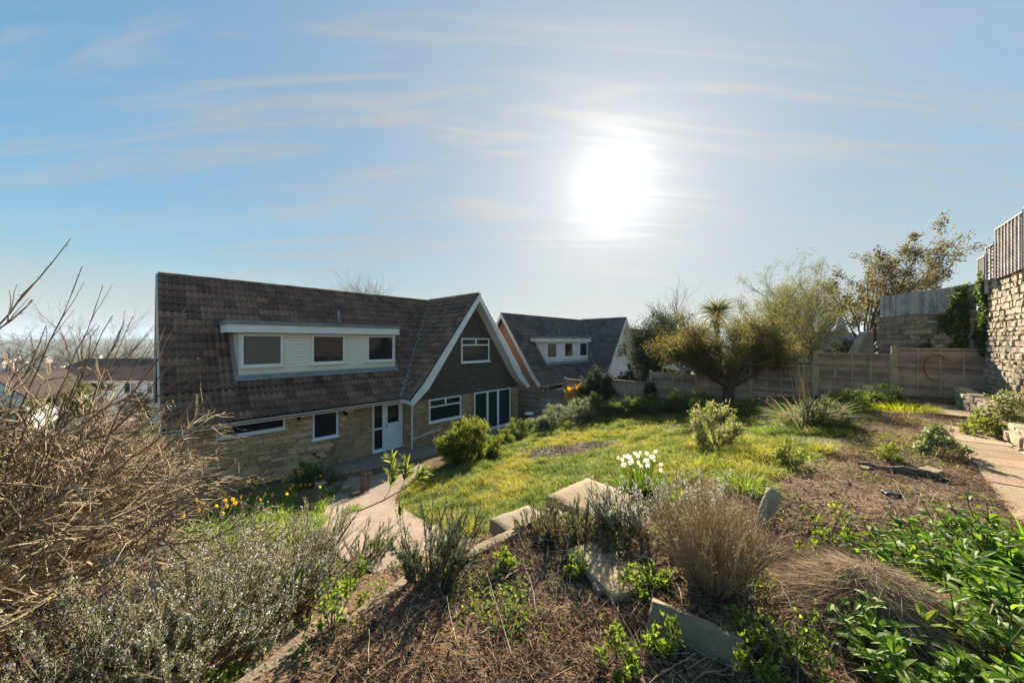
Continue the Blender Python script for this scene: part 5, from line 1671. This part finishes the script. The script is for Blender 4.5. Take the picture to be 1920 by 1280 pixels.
# ---- dry shrub
h = hit(1335, 1085)
r_ = plant('dry_shrub', h, 'dry brown twiggy lavender shrub on the terrace', 'shrub')
n = 420; st = drop_to_ground(disc(n, 0.16), h)
d = nrm(np.stack([st[:, 0] / 0.16 * 0.62 - 0.08, st[:, 1] / 0.16 * 0.5, np.ones(n)], 1) + rng.normal(0, 0.14, (n, 3)))
P = curves(st, d, rng.uniform(0.28, 0.60, n), 6, 0.0, 0.10, 0.04)
g = G(); tubes(g, P, taper(n, 6, 0.003, 0.0012), 3, pick([(0.36, 0.23, 0.125), (0.27, 0.17, 0.095), (0.48, 0.34, 0.20)], n))
C, _, _ = children(P, 5, 0.35, 1.0, 0.4, 0.3, 0.35, 4, 0.1); tubes(g, C, taper(len(C), 4, 0.0015, 0.0008), 3, pick([(0.32, 0.21, 0.12), (0.42, 0.31, 0.18)], len(C)))
g.build('stems', M['twig'], r_)
g = G(); s, tan, t, _ = along_many(C, 4, 0.5); leaves(g, s, nrm(tan + rand_unit(len(s)) * 0.6), rand_unit(len(s)), 0.016, 0.004, jit((0.26, 0.24, 0.13), len(s), 0.3)); g.build('leaves', M['dry'], r_)

# ---- heap of dead grass, and the dark hollow beside it
h = hit(1625, 1130)
r_ = plant('dead_grass_heap', h, 'heap of matted dead brown grass beside the lush weeds', 'grass')
n = 9000; p = disc(n, 0.42) * np.array([1.0, 0.8, 1]); hgt = 0.24 * np.exp(-(p[:, 0] ** 2 + p[:, 1] ** 2) / 0.08)
p[:, 2] = ground(p[:, 0] + h[0], p[:, 1] + h[1]) - h[2] + hgt * rng.uniform(0.6, 1.05, n)
a = np.arctan2(p[:, 1], p[:, 0]) + rng.normal(0, 0.7, n)
d = nrm(np.stack([np.cos(a), np.sin(a), rng.normal(-0.15, 0.3, n)], 1))
g = G(); blades(g, p, d, rng.uniform(0.08, 0.22, n), 0.0028, 0.3, pick([(0.27, 0.21, 0.14), (0.38, 0.30, 0.21), (0.18, 0.135, 0.09)], n)); g.build('straw', M['dry'], r_)
h = hit(1500, 1060)
r_ = plant('dead_grass_heap', h, 'dead stems coloured dark for the shaded hollow between dry shrub and straw heap', 'grass')
n = 3500; p = disc(n, 0.33); p[:, 2] = ground(p[:, 0] + h[0], p[:, 1] + h[1]) - h[2] + rng.uniform(0, 0.14, n)
g = G(); blades(g, p, nrm(rand_unit(n) + UP * 0.2), rng.uniform(0.08, 0.2, n), 0.003, 0.4, pick([(0.06, 0.04, 0.03), (0.10, 0.07, 0.05), (0.18, 0.13, 0.09)], n)); g.build('straw', M['dry'], r_)  # no hollow is dug; its darkness is put into the stem colours

# ---- lush weeds at the lower right


def lush(base, nst, rad, hgt, L_, W_, label, blades_n=0, lean=(-0.1, 0.1)):
    r = plant('lush_weed', base, label, 'plant')
    st = drop_to_ground(disc(nst, rad), base)
    d = nrm(np.stack([st[:, 0] / rad * 0.45 + lean[0], st[:, 1] / rad * 0.45 + lean[1], np.ones(nst)], 1) + rng.normal(0, 0.15, (nst, 3)))
    P = curves(st, d, hgt * rng.uniform(0.5, 1.1, nst), 5, 0, 0.08)
    g = G(); tubes(g, P, taper(nst, 5, 0.006, 0.003), 4, jit((0.10, 0.14, 0.04), nst)); g.build('stems', M['leaf'], r)
    s, tan, t, idx = along_many(P, 9, 0.15)
    m = len(s)
    dd = nrm(rand_unit(m) * np.array([1, 1, 0.35]) + tan * 0.45)
    g = G(); big_leaves(g, s, dd, nrm(UP + rand_unit(m) * 0.35), L_ * rng.uniform(0.5, 1.15, m) * (1.15 - 0.5 * t), W_ * rng.uniform(0.7, 1.1, m) * (1.1 - 0.45 * t), pick([(0.10, 0.19, 0.025), (0.14, 0.25, 0.03), (0.20, 0.30, 0.04), (0.07, 0.14, 0.025)], m) * jit((1, 1, 1), m, 0.12), rng.uniform(0.15, 0.6, m), 0.22, 4)
    g.build('leaves', M['leaf'], r)
    if blades_n:
        p = drop_to_ground(disc(blades_n, rad * 0.8), base)
        d = nrm(np.stack([p[:, 0] / rad * 0.6 - 0.25, p[:, 1] / rad * 0.4, np.ones(blades_n)], 1) + rng.normal(0, 0.2, (blades_n, 3)))
        g = G(); strap(g, p, d, rng.uniform(0.35, 0.7, blades_n), np.full(blades_n, 0.016), rng.uniform(0.2, 0.7, blades_n), jit((0.07, 0.15, 0.02), blades_n, 0.2)); g.build('grass_leaves', M['grass'], r)
    return r


lush(hit(1850, 1130), 60, 0.50, 0.42, 0.17, 0.06, 'tall lush green weed with broad lance leaves near the slab path', 90, (-0.2, 0.1))
lush(hit(1770, 1275), 52, 0.34, 0.26, 0.14, 0.05, 'low leafy green weed clump in front of the straw heap', 0, (0, 0.1))
lush(hit(1915, 1060), 26, 0.3, 0.35, 0.15, 0.055, 'broad leaved weed at the near end of the slab path', 20)
# small leafy shoots
for k, (xp, yp, hh, lab) in enumerate([(1528, 1080, 0.22, 'young shoot with rounded leaves in the dark hollow'), (1390, 1250, 0.2, 'leafy seedling beside the tipped kerb block'), (1255, 1225, 0.14, 'small seedling before the tipped kerb block'), (1450, 1235, 0.25, 'reddish green seedling behind the kerb block end'), (1560, 1010, 0.2, 'ferny shoot at the rim of the dark hollow'), (1160, 1265, 0.12, 'bright seedling cluster on the charred soil'), (945, 1065, 0.10, 'green seedling patch on the terrace kerb'), (1190, 1110, 0.12, 'seedlings along the half buried slab'), (620, 1215, 0.2, 'pale green leafy shoot at the kerb'), (700, 1130, 0.16, 'bright leafy patch beneath the rosemary spray'), (655, 1095, 0.2, 'sprawling yellow green weed beside the rosemary'), (1080, 1075, 0.1, 'dark green rosette on charred soil'), (1480, 1265, 0.2, 'tangled seedling stems near the frame corner of the block'), (1230, 1090, 0.12, 'bright green weeds under the dry shrub')]):
    h = hit(xp, yp)
    leafy('seedling', h, (hh * 0.9, hh * 0.8, hh), 420, 0.032, 0.022, [(0.13, 0.20, 0.03), (0.20, 0.27, 0.04), (0.09, 0.15, 0.03)], lab, cat='plant', thick=False, stems=9)

# ---- oleander sapling, bare upright stems
h = hit(598, 1075)
r_ = plant('oleander_sapling', h, 'oleander sapling with leaning stem and leaf tufts over the path', 'sapling')
Yo = h[1]


def rel(x, y, Y):
    return np.array(px(x, y, Y)) - h


main = np.array([[0, 0, 0], rel(640, 1005, Yo + 0.1), rel(672, 958, Yo + 0.25), rel(718, 938, Yo + 0.4), rel(765, 912, Yo + 0.5)])
br = [np.array([rel(718, 938, Yo + 0.4), rel(730, 920, Yo + 0.42), rel(735, 900, Yo + 0.45), rel(737, 878, Yo + 0.45), rel(733, 858, Yo + 0.45)]),
      np.array([rel(750, 922, Yo + 0.45), rel(757, 905, Yo + 0.47), rel(760, 893, Yo + 0.48), rel(762, 878, Yo + 0.48), rel(760, 862, Yo + 0.5)]),
      np.array([rel(765, 912, Yo + 0.5), rel(772, 905, Yo + 0.5), rel(780, 897, Yo + 0.5), rel(788, 890, Yo + 0.52), rel(794, 882, Yo + 0.52)]),
      np.array([rel(745, 928, Yo + 0.4), rel(748, 934, Yo + 0.4), rel(749, 940, Yo + 0.38), rel(749, 948, Yo + 0.38), rel(749, 956, Yo + 0.38)])]
g = G(); tubes(g, main[None], np.array([[0.012, 0.011, 0.009, 0.008, 0.005]]), 6, (0.24, 0.17, 0.11)); tubes(g, np.array(br), taper(4, 5, 0.005, 0.003), 5, (0.2, 0.17, 0.09)); g.build('stem', M['twig'], r_)
g = G()
for k, q in enumerate(br):
    m = [64, 64, 50, 12][k]
    s, tan, t, _ = along_many(q[None], m, 0.35 if k < 3 else 0.6)
    dd = nrm(tan * (0.7 if k < 3 else 1.2) + rand_unit(m) * 0.75); dd[:, 2] += 0.15 if k < 3 else -0.3
    big_leaves(g, s, nrm(dd), nrm(rand_unit(m) + UP * 0.5), rng.uniform(0.10, 0.18, m), 0.024, pick([(0.14, 0.18, 0.04), (0.22, 0.25, 0.07), (0.08, 0.11, 0.03)], m), 0.12, 0.2, 4)
g.build('leaves', M['leaf'], r_)
h = hit(683, 925)
r_ = plant('twig_bundle', h, 'bundle of dark bare upright stems beside the patio', 'stems')
n = 22; P = curves(disc(n, 0.12), nrm(rng.normal(0, 0.09, (n, 3)) + UP), rng.uniform(0.5, 0.85, n), 5, 0, 0.03)
g = G(); tubes(g, P, taper(n, 5, 0.008, 0.004), 4, jit((0.13, 0.085, 0.06), n)); g.build('stems', M['twig'], r_)

# ---- ivy on the stone walls


def wall_ivy(name, o3, ax, ay, outn, n, poly, label, L_=0.085):
    r = plant(name, o3, label, 'ivy')
    pts = []
    poly = np.array(poly)
    lo_, hi_ = poly.min(0), poly.max(0)
    while sum(map(len, pts)) < n:
        q = rng.uniform(lo_, hi_, (n, 2)); q = q[inside(q[:, 0], q[:, 1], [tuple(v) for v in poly])]
        q = q[fbm(q[:, 0] * 3 + 9, q[:, 1] * 3, 3, 77) > 0.36]
        pts.append(q)
    q = np.concatenate(pts)[:n]
    bulge = 0.05 + 0.28 * fbm(q[:, 0] * 2.2, q[:, 1] * 2.2, 3, 12)
    P = q[:, :1] * ax + q[:, 1:] * ay + outn * (bulge * rng.uniform(0.3, 1.0, n))[:, None]
    d = nrm(rand_unit(n) * 0.8 - ay * 0.6 + outn * 0.25); nn = nrm(outn + rand_unit(n) * 0.5)
    g = G(); leaves(g, P, d, nn, L_ * rng.uniform(0.6, 1.2, n), L_ * 0.85, pick([(0.05, 0.085, 0.02), (0.08, 0.13, 0.025), (0.13, 0.20, 0.03), (0.035, 0.06, 0.02)], n) * jit((1, 1, 1), n, 0.15), 0.15); g.build('foliage', M['leaf'], r)
    S = curves(np.stack([rng.uniform(lo_[0], hi_[0], 14), np.full(14, lo_[1])], 1) @ np.array([ax, ay]) + outn * 0.03, np.tile(ay, (14, 1)), np.full(14, hi_[1] - lo_[1]), 8, 0, 0.12)
    S = S - outn * ((S @ outn)[..., None]) + outn * 0.03
    g = G(); tubes(g, S, taper(14, 8, 0.014, 0.005), 4, jit((0.12, 0.09, 0.06), 14)); g.build('stems', M['twig'], r)
    return r


hu3 = np.array([HU[0], HU[1], 0]); hv3 = np.array([HV[0], HV[1], 0])
wall_ivy('ivy_climber', np.array([HW0[0], HW0[1], 0]), -hu3, UP, hv3, 2600, [(-0.15, 3.9), (0.0, 6.9), (0.25, 7.2), (0.55, 6.75), (0.5, 5.6), (0.3, 4.6), (0.05, 3.9)], 'sunlit green ivy hanging at the corner of the tall wall')
bd = np.append((BW1 - BW0) / np.hypot(*(BW1 - BW0)), 0); bn = np.array([-bd[1], bd[0], 0])
wall_ivy('ivy_climber', np.array([BW0[0], BW0[1], 0]), bd, UP, bn, 2600, [(0.0, 3.8), (0.0, 6.75), (0.35, 6.65), (0.6, 5.8), (0.95, 5.7), (0.75, 5.3), (0.5, 5.0), (0.45, 3.8)], 'dark ivy spreading from the wall corner under the grey boards')
wall_ivy('ivy_climber', np.array([BW0[0], BW0[1], 0]), bd, UP, bn, 700, [(1.1, 4.2), (1.15, 5.0), (1.4, 5.3), (1.7, 5.1), (1.75, 4.2)], 'small round ivy patch on the shaded stone wall', 0.07)
# looping dead vine on the last fence panel
vp_ = fence_pt(17.35); th = np.linspace(0.7, 5.0, 16)
cy_, sy_ = 0.7347, -0.6784
P = np.array([[vp_[0] + cy_ * 0.26 * math.cos(t) - 0.05, vp_[1] + sy_ * 0.26 * math.cos(t) - 0.06, 4.0 + 0.42 * math.sin(t)] for t in th]) + rng.normal(0, 0.008, (16, 3))
g = G(); tubes(g, P[None], np.full((1, 16), 0.012), 5, (0.10, 0.075, 0.05)); o = g.build('dead_vine', M['twig']); tag(o, 'looping dead vine stem on the fence panel beside the wall', 'vine')

# ---- the great bare hedge on the left
c0 = np.array([-5.0, 3.05]); base = np.array([c0[0], c0[1], gz(*c0)])
r_ = plant('bare_hedge_shrub', base, 'huge tangled bare shrub of tan twigs with tiny buds', 'shrub')
n = 190
off_ = np.stack([rng.uniform(-1.0, 1.05, n), rng.uniform(-1.5, 1.3, n), np.zeros(n)], 1); off_[:, 0] -= 0.5 * off_[:, 1]; st = drop_to_ground(off_, base)
d = nrm(np.stack([0.12 + 0.2 * off_[:, 0] + rng.normal(0, 0.4, n), 0.2 * off_[:, 1] + rng.normal(0, 0.35, n) - 0.05, rng.uniform(0.5, 1.2, n)], 1))
P = curves(st, d, rng.uniform(0.9, 2.0, n), 7, 0.03, 0.18)
tw = [(0.27, 0.20, 0.115), (0.17, 0.125, 0.075), (0.38, 0.295, 0.18), (0.09, 0.065, 0.042), (0.20, 0.135, 0.08)]
g = G(); tubes(g, P, taper(n, 7, 0.013, 0.005), 5, pick(tw, n)); g.build('stems', M['twig'], r_)
C, _, _ = children(P, 14, 0.12, 1.0, 0.8, -0.15, 0.45, 6, 0.22, 0.02)
D, _, _ = children(C, 6, 0.15, 1.0, 0.75, 0.0, 0.58, 4, 0.26, 0.02)
E, _, _ = children(D[::2], 1, 0.2, 1.0, 0.8, 0.0, 0.6, 3, 0.22)
g = G(); tubes(g, C, taper(len(C), 6, 0.0075, 0.003), 3, pick(tw, len(C))); tubes(g, D, taper(len(D), 4, 0.004, 0.002), 3, pick(tw, len(D))); tubes(g, E, taper(len(E), 3, 0.0018, 0.001), 3, pick(tw, len(E)))
g.build('twigs', M['twig'], r_)
g = G(); s, tan, t, _ = along_many(D[rng.random(len(D)) < 0.3], 2, 0.3); m = len(s); leaves(g, s, nrm(rand_unit(m) + UP * 0.4), rand_unit(m), rng.uniform(0.008, 0.022, m), 0.010, pick([(0.26, 0.26, 0.05), (0.18, 0.22, 0.04), (0.34, 0.30, 0.10)], m)); g.build('buds', M['leaf'], r_)
# long shoots reaching over the skyline
tips = [(130, 447, 2.7, (-40, 640)), (148, 498, 2.9, (40, 760)), (195, 535, 3.1, (95, 770)), (62, 560, 2.6, (-60, 660)), (208, 588, 3.1, (110, 780)), (246, 592, 3.5, (150, 800)), (286, 612, 3.4, (120, 790)), (285, 640, 3.2, (150, 830)), (352, 572, 2.9, (230, 760)), (385, 665, 3.0, (215, 800)), (345, 655, 2.9, (190, 830)), (372, 700, 2.8, (200, 850)), (420, 715, 2.8, (215, 880)), (90, 610, 3.2, (20, 740)), (235, 585, 3.6, (190, 700)), (180, 610, 3.4, (140, 720))]
pl = []
for (x1, y1, Yd, (x0, y0)) in tips:
    a = np.array(px(x0, y0, Yd + 0.1)) - base; bb = np.array(px(x1, y1, Yd)) - base
    root_ = np.array([a[0] * 0.55 + 0.0, a[1] * 0.6, 0.25])
    ts = np.linspace(0, 1, 10)[:, None]
    mid = a + (bb - a) * 0.5 + np.array([0.03, 0, -0.05])
    q = np.where(ts < 0.35, root_ + (a - root_) * (ts / 0.35), (1 - (ts - 0.35) / 0.65) ** 2 * a + 2 * ((ts - 0.35) / 0.65) * (1 - (ts - 0.35) / 0.65) * mid + ((ts - 0.35) / 0.65) ** 2 * bb)
    pl.append(q + rng.normal(0, 0.008, q.shape))
pl = np.array(pl)
g = G(); tubes(g, pl, taper(len(pl), 10, 0.010, 0.0025), 5, jit((0.13, 0.095, 0.065), len(pl), 0.15))
s, tan, t, _ = along_many(pl, 26, 0.35); m = len(s); sp = curves(s, nrm(tan * 0.8 + rand_unit(m)), rng.uniform(0.008, 0.03, m), 3, 0, 0.2); tubes(g, sp, taper(m, 3, 0.003, 0.0012), 3, (0.14, 0.10, 0.07))
C, _, _ = children(pl, 3, 0.45, 0.85, 0.35, 0.3, 0.18, 5, 0.08); tubes(g, C, taper(len(C), 5, 0.004, 0.0015), 4, jit((0.2, 0.14, 0.09), len(C)))
g.build('shoots', M['twig'], r_)

# ---- grass of the lawn and rough ground, litter on the soil (nobody could count these)
def scatter(n, x0, x1, y0, y1):
    """points denser towards the camera"""
    u = rng.random(n)
    y = y0 * (y1 / y0) ** u
    x = rng.uniform(x0, x1, n) * 1.0
    return x, y


lawn_pts = np.array(LAWN)
n = 520000
x = rng.uniform(lawn_pts[:, 0].min(), lawn_pts[:, 0].max(), n); y = rng.uniform(lawn_pts[:, 1].min(), lawn_pts[:, 1].max(), n)
ok = inside(x + rng.normal(0, 0.12, n), y + rng.normal(0, 0.12, n), LAWN)
for p in PATHS: ok &= ~inside(x, y, p)
_, burn = region(x, y)
ok &= rng.random(n) > burn * 1.02
den = fbm(x * 1.6, y * 1.6, 4, 91)
rt = sstep(2.2, 4.5, x - 0.12 * y)
ok &= rng.random(n) < (sstep(0.22, 0.5, den) * 0.75 + 0.25) * (1 - rt) + rt * sstep(0.42, 0.6, den)
ok &= rng.random(n) < (6.0 / np.maximum(y, 6.0)) ** 0.8
x, y, den = x[ok], y[ok], den[ok]
x, y, den = x[:112000], y[:112000], den[:112000]
n = len(x)
P = np.stack([x, y, ground(x, y) - 0.005], 1)
tuft = fbm(x * 3.1, y * 3.1, 3, 17)
L_ = (0.06 + 0.16 * sstep(0.4, 0.72, tuft) + 0.05 * rng.random(n)) * (0.75 + 0.03 * y)
hue = (0.5 * fbm(x * 0.8, y * 0.8, 3, 44) + 0.5 * fbm(x * 3.3, y * 3.3, 3, 46))[:, None]; hue = sstep(0.36, 0.58, hue)
c = (np.array([0.085, 0.145, 0.025]) * (1 - hue) + np.array([0.27, 0.27, 0.045]) * hue) * jit((1, 1, 1), n, 0.2)
dry = rng.random(n) < 0.10; c[dry] = pick([(0.36, 0.29, 0.13), (0.30, 0.22, 0.11)], dry.sum())
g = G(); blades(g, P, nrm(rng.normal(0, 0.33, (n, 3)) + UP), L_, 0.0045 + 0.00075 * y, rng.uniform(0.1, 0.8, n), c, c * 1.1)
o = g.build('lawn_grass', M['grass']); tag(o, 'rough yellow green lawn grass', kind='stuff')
# rough grass and weeds among the soil
n = 230000
x, y = scatter(n, -7, 14, 1.7, 18)
x = (rng.uniform(-0.2, 1.55, n)) * y
den = fbm(x * 0.9 + 5, y * 0.9, 4, 61)
fine = fbm(x * 4, y * 4, 3, 62)
ok = ~inside(x, y, LAWN)
for p in PATHS: ok &= ~inside(x, y, p)
far = sstep(4.0, 7.5, y)
ok &= rng.random(n) < (sstep(0.50, 0.62, den) * 0.5 + sstep(0.55, 0.68, fine) * 0.25) * (0.05 + 0.95 * far)
d_, t_, _L = poly_sd(x, y, LOW); ok &= ~((d_ < 0.3) & (d_ > -0.35))
x, y = x[ok], y[ok]; n = len(x)
fl = fence_pt(0); side = (x - fl[0]) * 0.6784 + (y - fl[1]) * 0.7347
k = side < -0.1; x, y = x[k], y[k]; n = len(x)
P = np.stack([x, y, ground(x, y) - 0.005], 1)
c = pick([(0.12, 0.18, 0.03), (0.18, 0.23, 0.035), (0.26, 0.27, 0.05), (0.30, 0.24, 0.12)], n) * jit((1, 1, 1), n, 0.15)
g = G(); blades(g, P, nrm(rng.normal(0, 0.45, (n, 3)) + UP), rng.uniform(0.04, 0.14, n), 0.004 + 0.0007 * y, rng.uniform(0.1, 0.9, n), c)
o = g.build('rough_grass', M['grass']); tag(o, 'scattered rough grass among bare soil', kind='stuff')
# small leaved weeds
n = 120000
u = rng.random(n); y = 1.7 * (15 / 1.7) ** u; x = rng.uniform(-1.45, 1.55, n) * y
den = fbm(x * 1.8 + 15, y * 1.8, 3, 71)
ok = rng.random(n) < sstep(0.50, 0.62, den)
for p in PATHS: ok &= ~inside(x, y, p)
ok &= (rng.random(n) < 0.55) | (x < -0.2 * y)
ok &= ((x - HP[0]) * -HV[0] + (y - HP[1]) * -HV[1]) > 0.9
x, y = x[ok], y[ok]; n = len(x)
P = np.stack([x, y, ground(x, y) + rng.uniform(0, 0.05, n)], 1)
g = G(); leaves(g, P, nrm(rand_unit(n) * np.array([1, 1, 0.4]) + UP * 0.35), nrm(UP + rand_unit(n) * 0.5), rng.uniform(0.018, 0.042, n), rng.uniform(0.012, 0.026, n), pick([(0.12, 0.19, 0.03), (0.20, 0.26, 0.04), (0.08, 0.14, 0.03)], n) * jit((1, 1, 1), n, 0.15)); o = g.build('weeds', M['leaf']); tag(o, 'small leafy weeds creeping over the soil', kind='stuff')
# greens of the flower bed by the house and below the terrace kerb
n = 9000
bedpoly = [hit(a, b)[:2] for a, b in [(330, 990), (420, 950), (520, 925), (600, 912), (640, 930), (612, 965), (600, 1010), (640, 1055), (720, 1090), (760, 1100), (640, 1190), (560, 1200), (480, 1120), (400, 1060)]]
bp_ = np.array(bedpoly)
x = rng.uniform(bp_[:, 0].min(), bp_[:, 0].max(), n * 6); y = rng.uniform(bp_[:, 1].min(), bp_[:, 1].max(), n * 6)
ok = inside(x, y, bedpoly) & (rng.random(n * 6) < sstep(0.38, 0.6, fbm(x * 2.2, y * 2.2, 3, 23)))
for p in PATHS: ok &= ~inside(x, y, p)
d_, t_, _L = poly_sd(x, y, EDGE); ok &= d_ < -0.06
x, y = x[ok][:n], y[ok][:n]; n = len(x)
P = np.stack([x, y, ground(x, y)], 1)
hf = n // 2
g = G(); strap(g, P[:hf], nrm(rng.normal(0, 0.4, (hf, 3)) + UP), rng.uniform(0.10, 0.42, hf), rng.uniform(0.008, 0.022, hf), rng.uniform(0.1, 0.7, hf), pick([(0.11, 0.19, 0.03), (0.19, 0.27, 0.04), (0.08, 0.14, 0.03), (0.28, 0.30, 0.06)], hf))
P[hf:, 2] += rng.uniform(0.0, 0.16, n - hf)
leaves(g, P[hf:], nrm(rand_unit(n - hf) * np.array([1, 1, 0.5]) + UP * 0.3), nrm(UP + rand_unit(n - hf) * 0.6), rng.uniform(0.025, 0.07, n - hf), rng.uniform(0.018, 0.04, n - hf), pick([(0.13, 0.20, 0.03), (0.22, 0.28, 0.05), (0.08, 0.14, 0.03), (0.34, 0.36, 0.16)], n - hf))
o = g.build('bed_greenery', M['leaf']); tag(o, 'mixed green leaves filling the flower bed', kind='stuff')
# dead leaves, straw and twig litter
n = 190000
u = rng.random(n) ** 0.8; y = 1.5 * (14 / 1.5) ** u; x = rng.uniform(-0.65, 1.55, n) * y
ok = ~inside(x, y, LAWN)
for p in PATHS[:2]: ok &= ~inside(x, y, p)
ok &= rng.random(n) < 0.25 + 0.75 * sstep(0.35, 0.6, fbm(x * 2.5, y * 2.5, 3, 81))
d_, t_, _L = poly_sd(x, y, EDGE); ok &= ~((d_ < 0.02) & (y < 4.2) & (x < 0.5))
x, y = x[ok], y[ok]; n = len(x)
P = np.stack([x, y, ground(x, y) + rng.uniform(0.0, 0.025, n)], 1)
g = G()
h_ = n // 2
lc = pick([(0.11, 0.062, 0.034), (0.16, 0.10, 0.055), (0.05, 0.033, 0.022), (0.26, 0.18, 0.11), (0.032, 0.024, 0.018)], h_, [0.3, 0.25, 0.2, 0.15, 0.1])
bk = rng.random(h_) < char_patch(x[:h_], y[:h_]); lc[bk] = pick([(0.03, 0.025, 0.021), (0.045, 0.035, 0.028), (0.11, 0.10, 0.09)], bk.sum(), [0.5, 0.35, 0.15])
leaves(g, P[:h_], nrm(rand_unit(h_) * np.array([1, 1, 0.3])), nrm(UP + rand_unit(h_) * 0.6), rng.uniform(0.010, 0.032, h_) * (1 + 0.06 * y[:h_]), rng.uniform(0.006, 0.016, h_) * (1 + 0.1 * y[:h_]), lc, 0.35)
blades(g, P[h_:], nrm(rand_unit(n - h_) * np.array([1, 1, 0.25]) + UP * 0.05), rng.uniform(0.03, 0.12, n - h_) * (1 + 0.07 * y[h_:]), 0.002 + 0.0007 * y[h_:], 0.15, pick([(0.20, 0.135, 0.08), (0.32, 0.23, 0.14), (0.10, 0.065, 0.042), (0.44, 0.35, 0.23)], n - h_, [0.35, 0.25, 0.3, 0.1]))
o = g.build('leaf_litter', M['dry']); tag(o, 'dead leaves and straw littering the soil', kind='stuff')
# soil crumbs and cinders
n = 17000
u = rng.random(n); y = 1.5 * (9 / 1.5) ** u; x = rng.uniform(-0.65, 1.5, n) * y
ok = ~inside(x, y, LAWN)
for p in PATHS[:2]: ok &= ~inside(x, y, p)
d_, t_, _L = poly_sd(x, y, EDGE); ok &= ~((d_ < 0.03) & (y < 4.2) & (x < 0.5))
x, y = x[ok], y[ok]; n = len(x)
sz = rng.lognormal(-5.0, 0.5, n).clip(0.003, 0.025)
P = np.stack([x, y, ground(x, y) + sz * 0.2], 1)
V0, T0 = BLK_ROUGH[0]
oct_v = np.array([(1, 0, 0), (-1, 0, 0), (0, 1, 0), (0, -1, 0), (0, 0, 0.8), (0, 0, -0.8)], float); oct_t = np.array([(0, 2, 4), (2, 1, 4), (1, 3, 4), (3, 0, 4)])
V = P[:, None, :] + (oct_v[None] + rng.normal(0, 0.3, (n, 6, 3))) * sz[:, None, None]
T = (np.arange(n)[:, None, None] * 6 + oct_t[None]).reshape(-1, 3)
g = G(); g.add(V.reshape(-1, 3), None, T, np.repeat(pick([(0.10, 0.07, 0.05), (0.16, 0.115, 0.08), (0.035, 0.03, 0.026), (0.24, 0.19, 0.14)], n), 6, 0)); o = g.build('soil_crumbs', M['dry']); tag(o, 'crumbs of soil and cinder on the terrace', kind='stuff')
# long dead stems lying about on the terrace
n = 1300
u = rng.random(n); y = 1.6 * (10.5 / 1.6) ** u; x = rng.uniform(-0.45, 1.4, n) * y
d_, t_, _L = poly_sd(x, y, EDGE); ok = (~((d_ < 0.05) & (y < 4.2))) & (~inside(x, y, LAWN)); x, y = x[ok], y[ok]; n = len(x)
S = np.stack([x, y, ground(x, y) + 0.015], 1)
P = curves(S, nrm(np.stack([rng.normal(0, 1, n), rng.normal(0, 1, n), rng.uniform(-0.05, 0.12, n)], 1)), rng.uniform(0.12, 0.5, n), 7, 0.0, 0.13)
P[..., 2] = np.maximum(ground(P[..., 0].ravel(), P[..., 1].ravel()).reshape(P.shape[:2]) + 0.006, P[..., 2])
g = G(); tubes(g, P, taper(n, 7, 0.0032, 0.0014), 4, pick([(0.34, 0.25, 0.16), (0.24, 0.17, 0.11), (0.44, 0.35, 0.24)], n)); o = g.build('dead_stems', M['twig']); tag(o, 'long dead stems strewn over the terrace soil', kind='stuff')
# turf tufts standing out of the lawn
for k in range(150):
    xp, yp = random.uniform(760, 1600), random.uniform(780, 985)
    h = hit(xp, yp)
    if not inside(np.array([h[0]]), np.array([h[1]]), LAWN)[0] or np.hypot(*(h[:2] - BURN)) < 1.5: continue
    clump('lawn_tuft', h, 70, 0.13, 0.20 + 0.004 * h[1], 0.006 + 0.0007 * h[1], 0.7, [(0.08, 0.14, 0.025), (0.14, 0.20, 0.03), (0.22, 0.25, 0.04)], 'taller tuft of grass standing out of the rough lawn', 'grass', 0.6, group='grass tufts in the lawn')

# charred sticks and ash on the burnt patch
n = 2600
a = rng.uniform(0, 2 * math.pi, n); q = np.sqrt(rng.random(n)); x = BURN[0] + q * np.cos(a) * 1.7; y = BURN[1] + q * np.sin(a) * 1.35
_, bn_ = region(x, y); k = bn_ > 0.35; x, y = x[k], y[k]; n = len(x)
P = np.stack([x, y, ground(x, y) + rng.uniform(0.0, 0.05, n)], 1)
g = G(); blades(g, P, nrm(rand_unit(n) * np.array([1, 1, 0.35]) + UP * 0.1), rng.uniform(0.05, 0.28, n), rng.uniform(0.006, 0.022, n), 0.1, pick([(0.03, 0.026, 0.023), (0.10, 0.08, 0.065), (0.36, 0.33, 0.30), (0.18, 0.13, 0.09)], n, [0.35, 0.25, 0.15, 0.25]))
o = g.build('charred_debris', M['dry']); tag(o, 'charred sticks and pale ash on the burnt patch of lawn', kind='stuff')

# ------------------------------------------------------------------ air
hz = G().box(-6400, 6400, -6400, 6400, -45, 130).build('haze', None)
hz['kind'] = 'stuff'; hz['label'] = 'thin blue haze over the distance'
m = bpy.data.materials.new('haze'); m.use_nodes = True; m.node_tree.nodes.clear()
mo = N(m.node_tree, 'ShaderNodeOutputMaterial'); pv = N(m.node_tree, 'ShaderNodeVolumePrincipled')
pv.inputs['Color'].default_value = (0.62, 0.80, 1.0, 1); pv.inputs['Density'].default_value = 0.0002
m.node_tree.links.new(pv.outputs[0], mo.inputs['Volume'])
hz.data.materials.clear(); hz.data.materials.append(m)
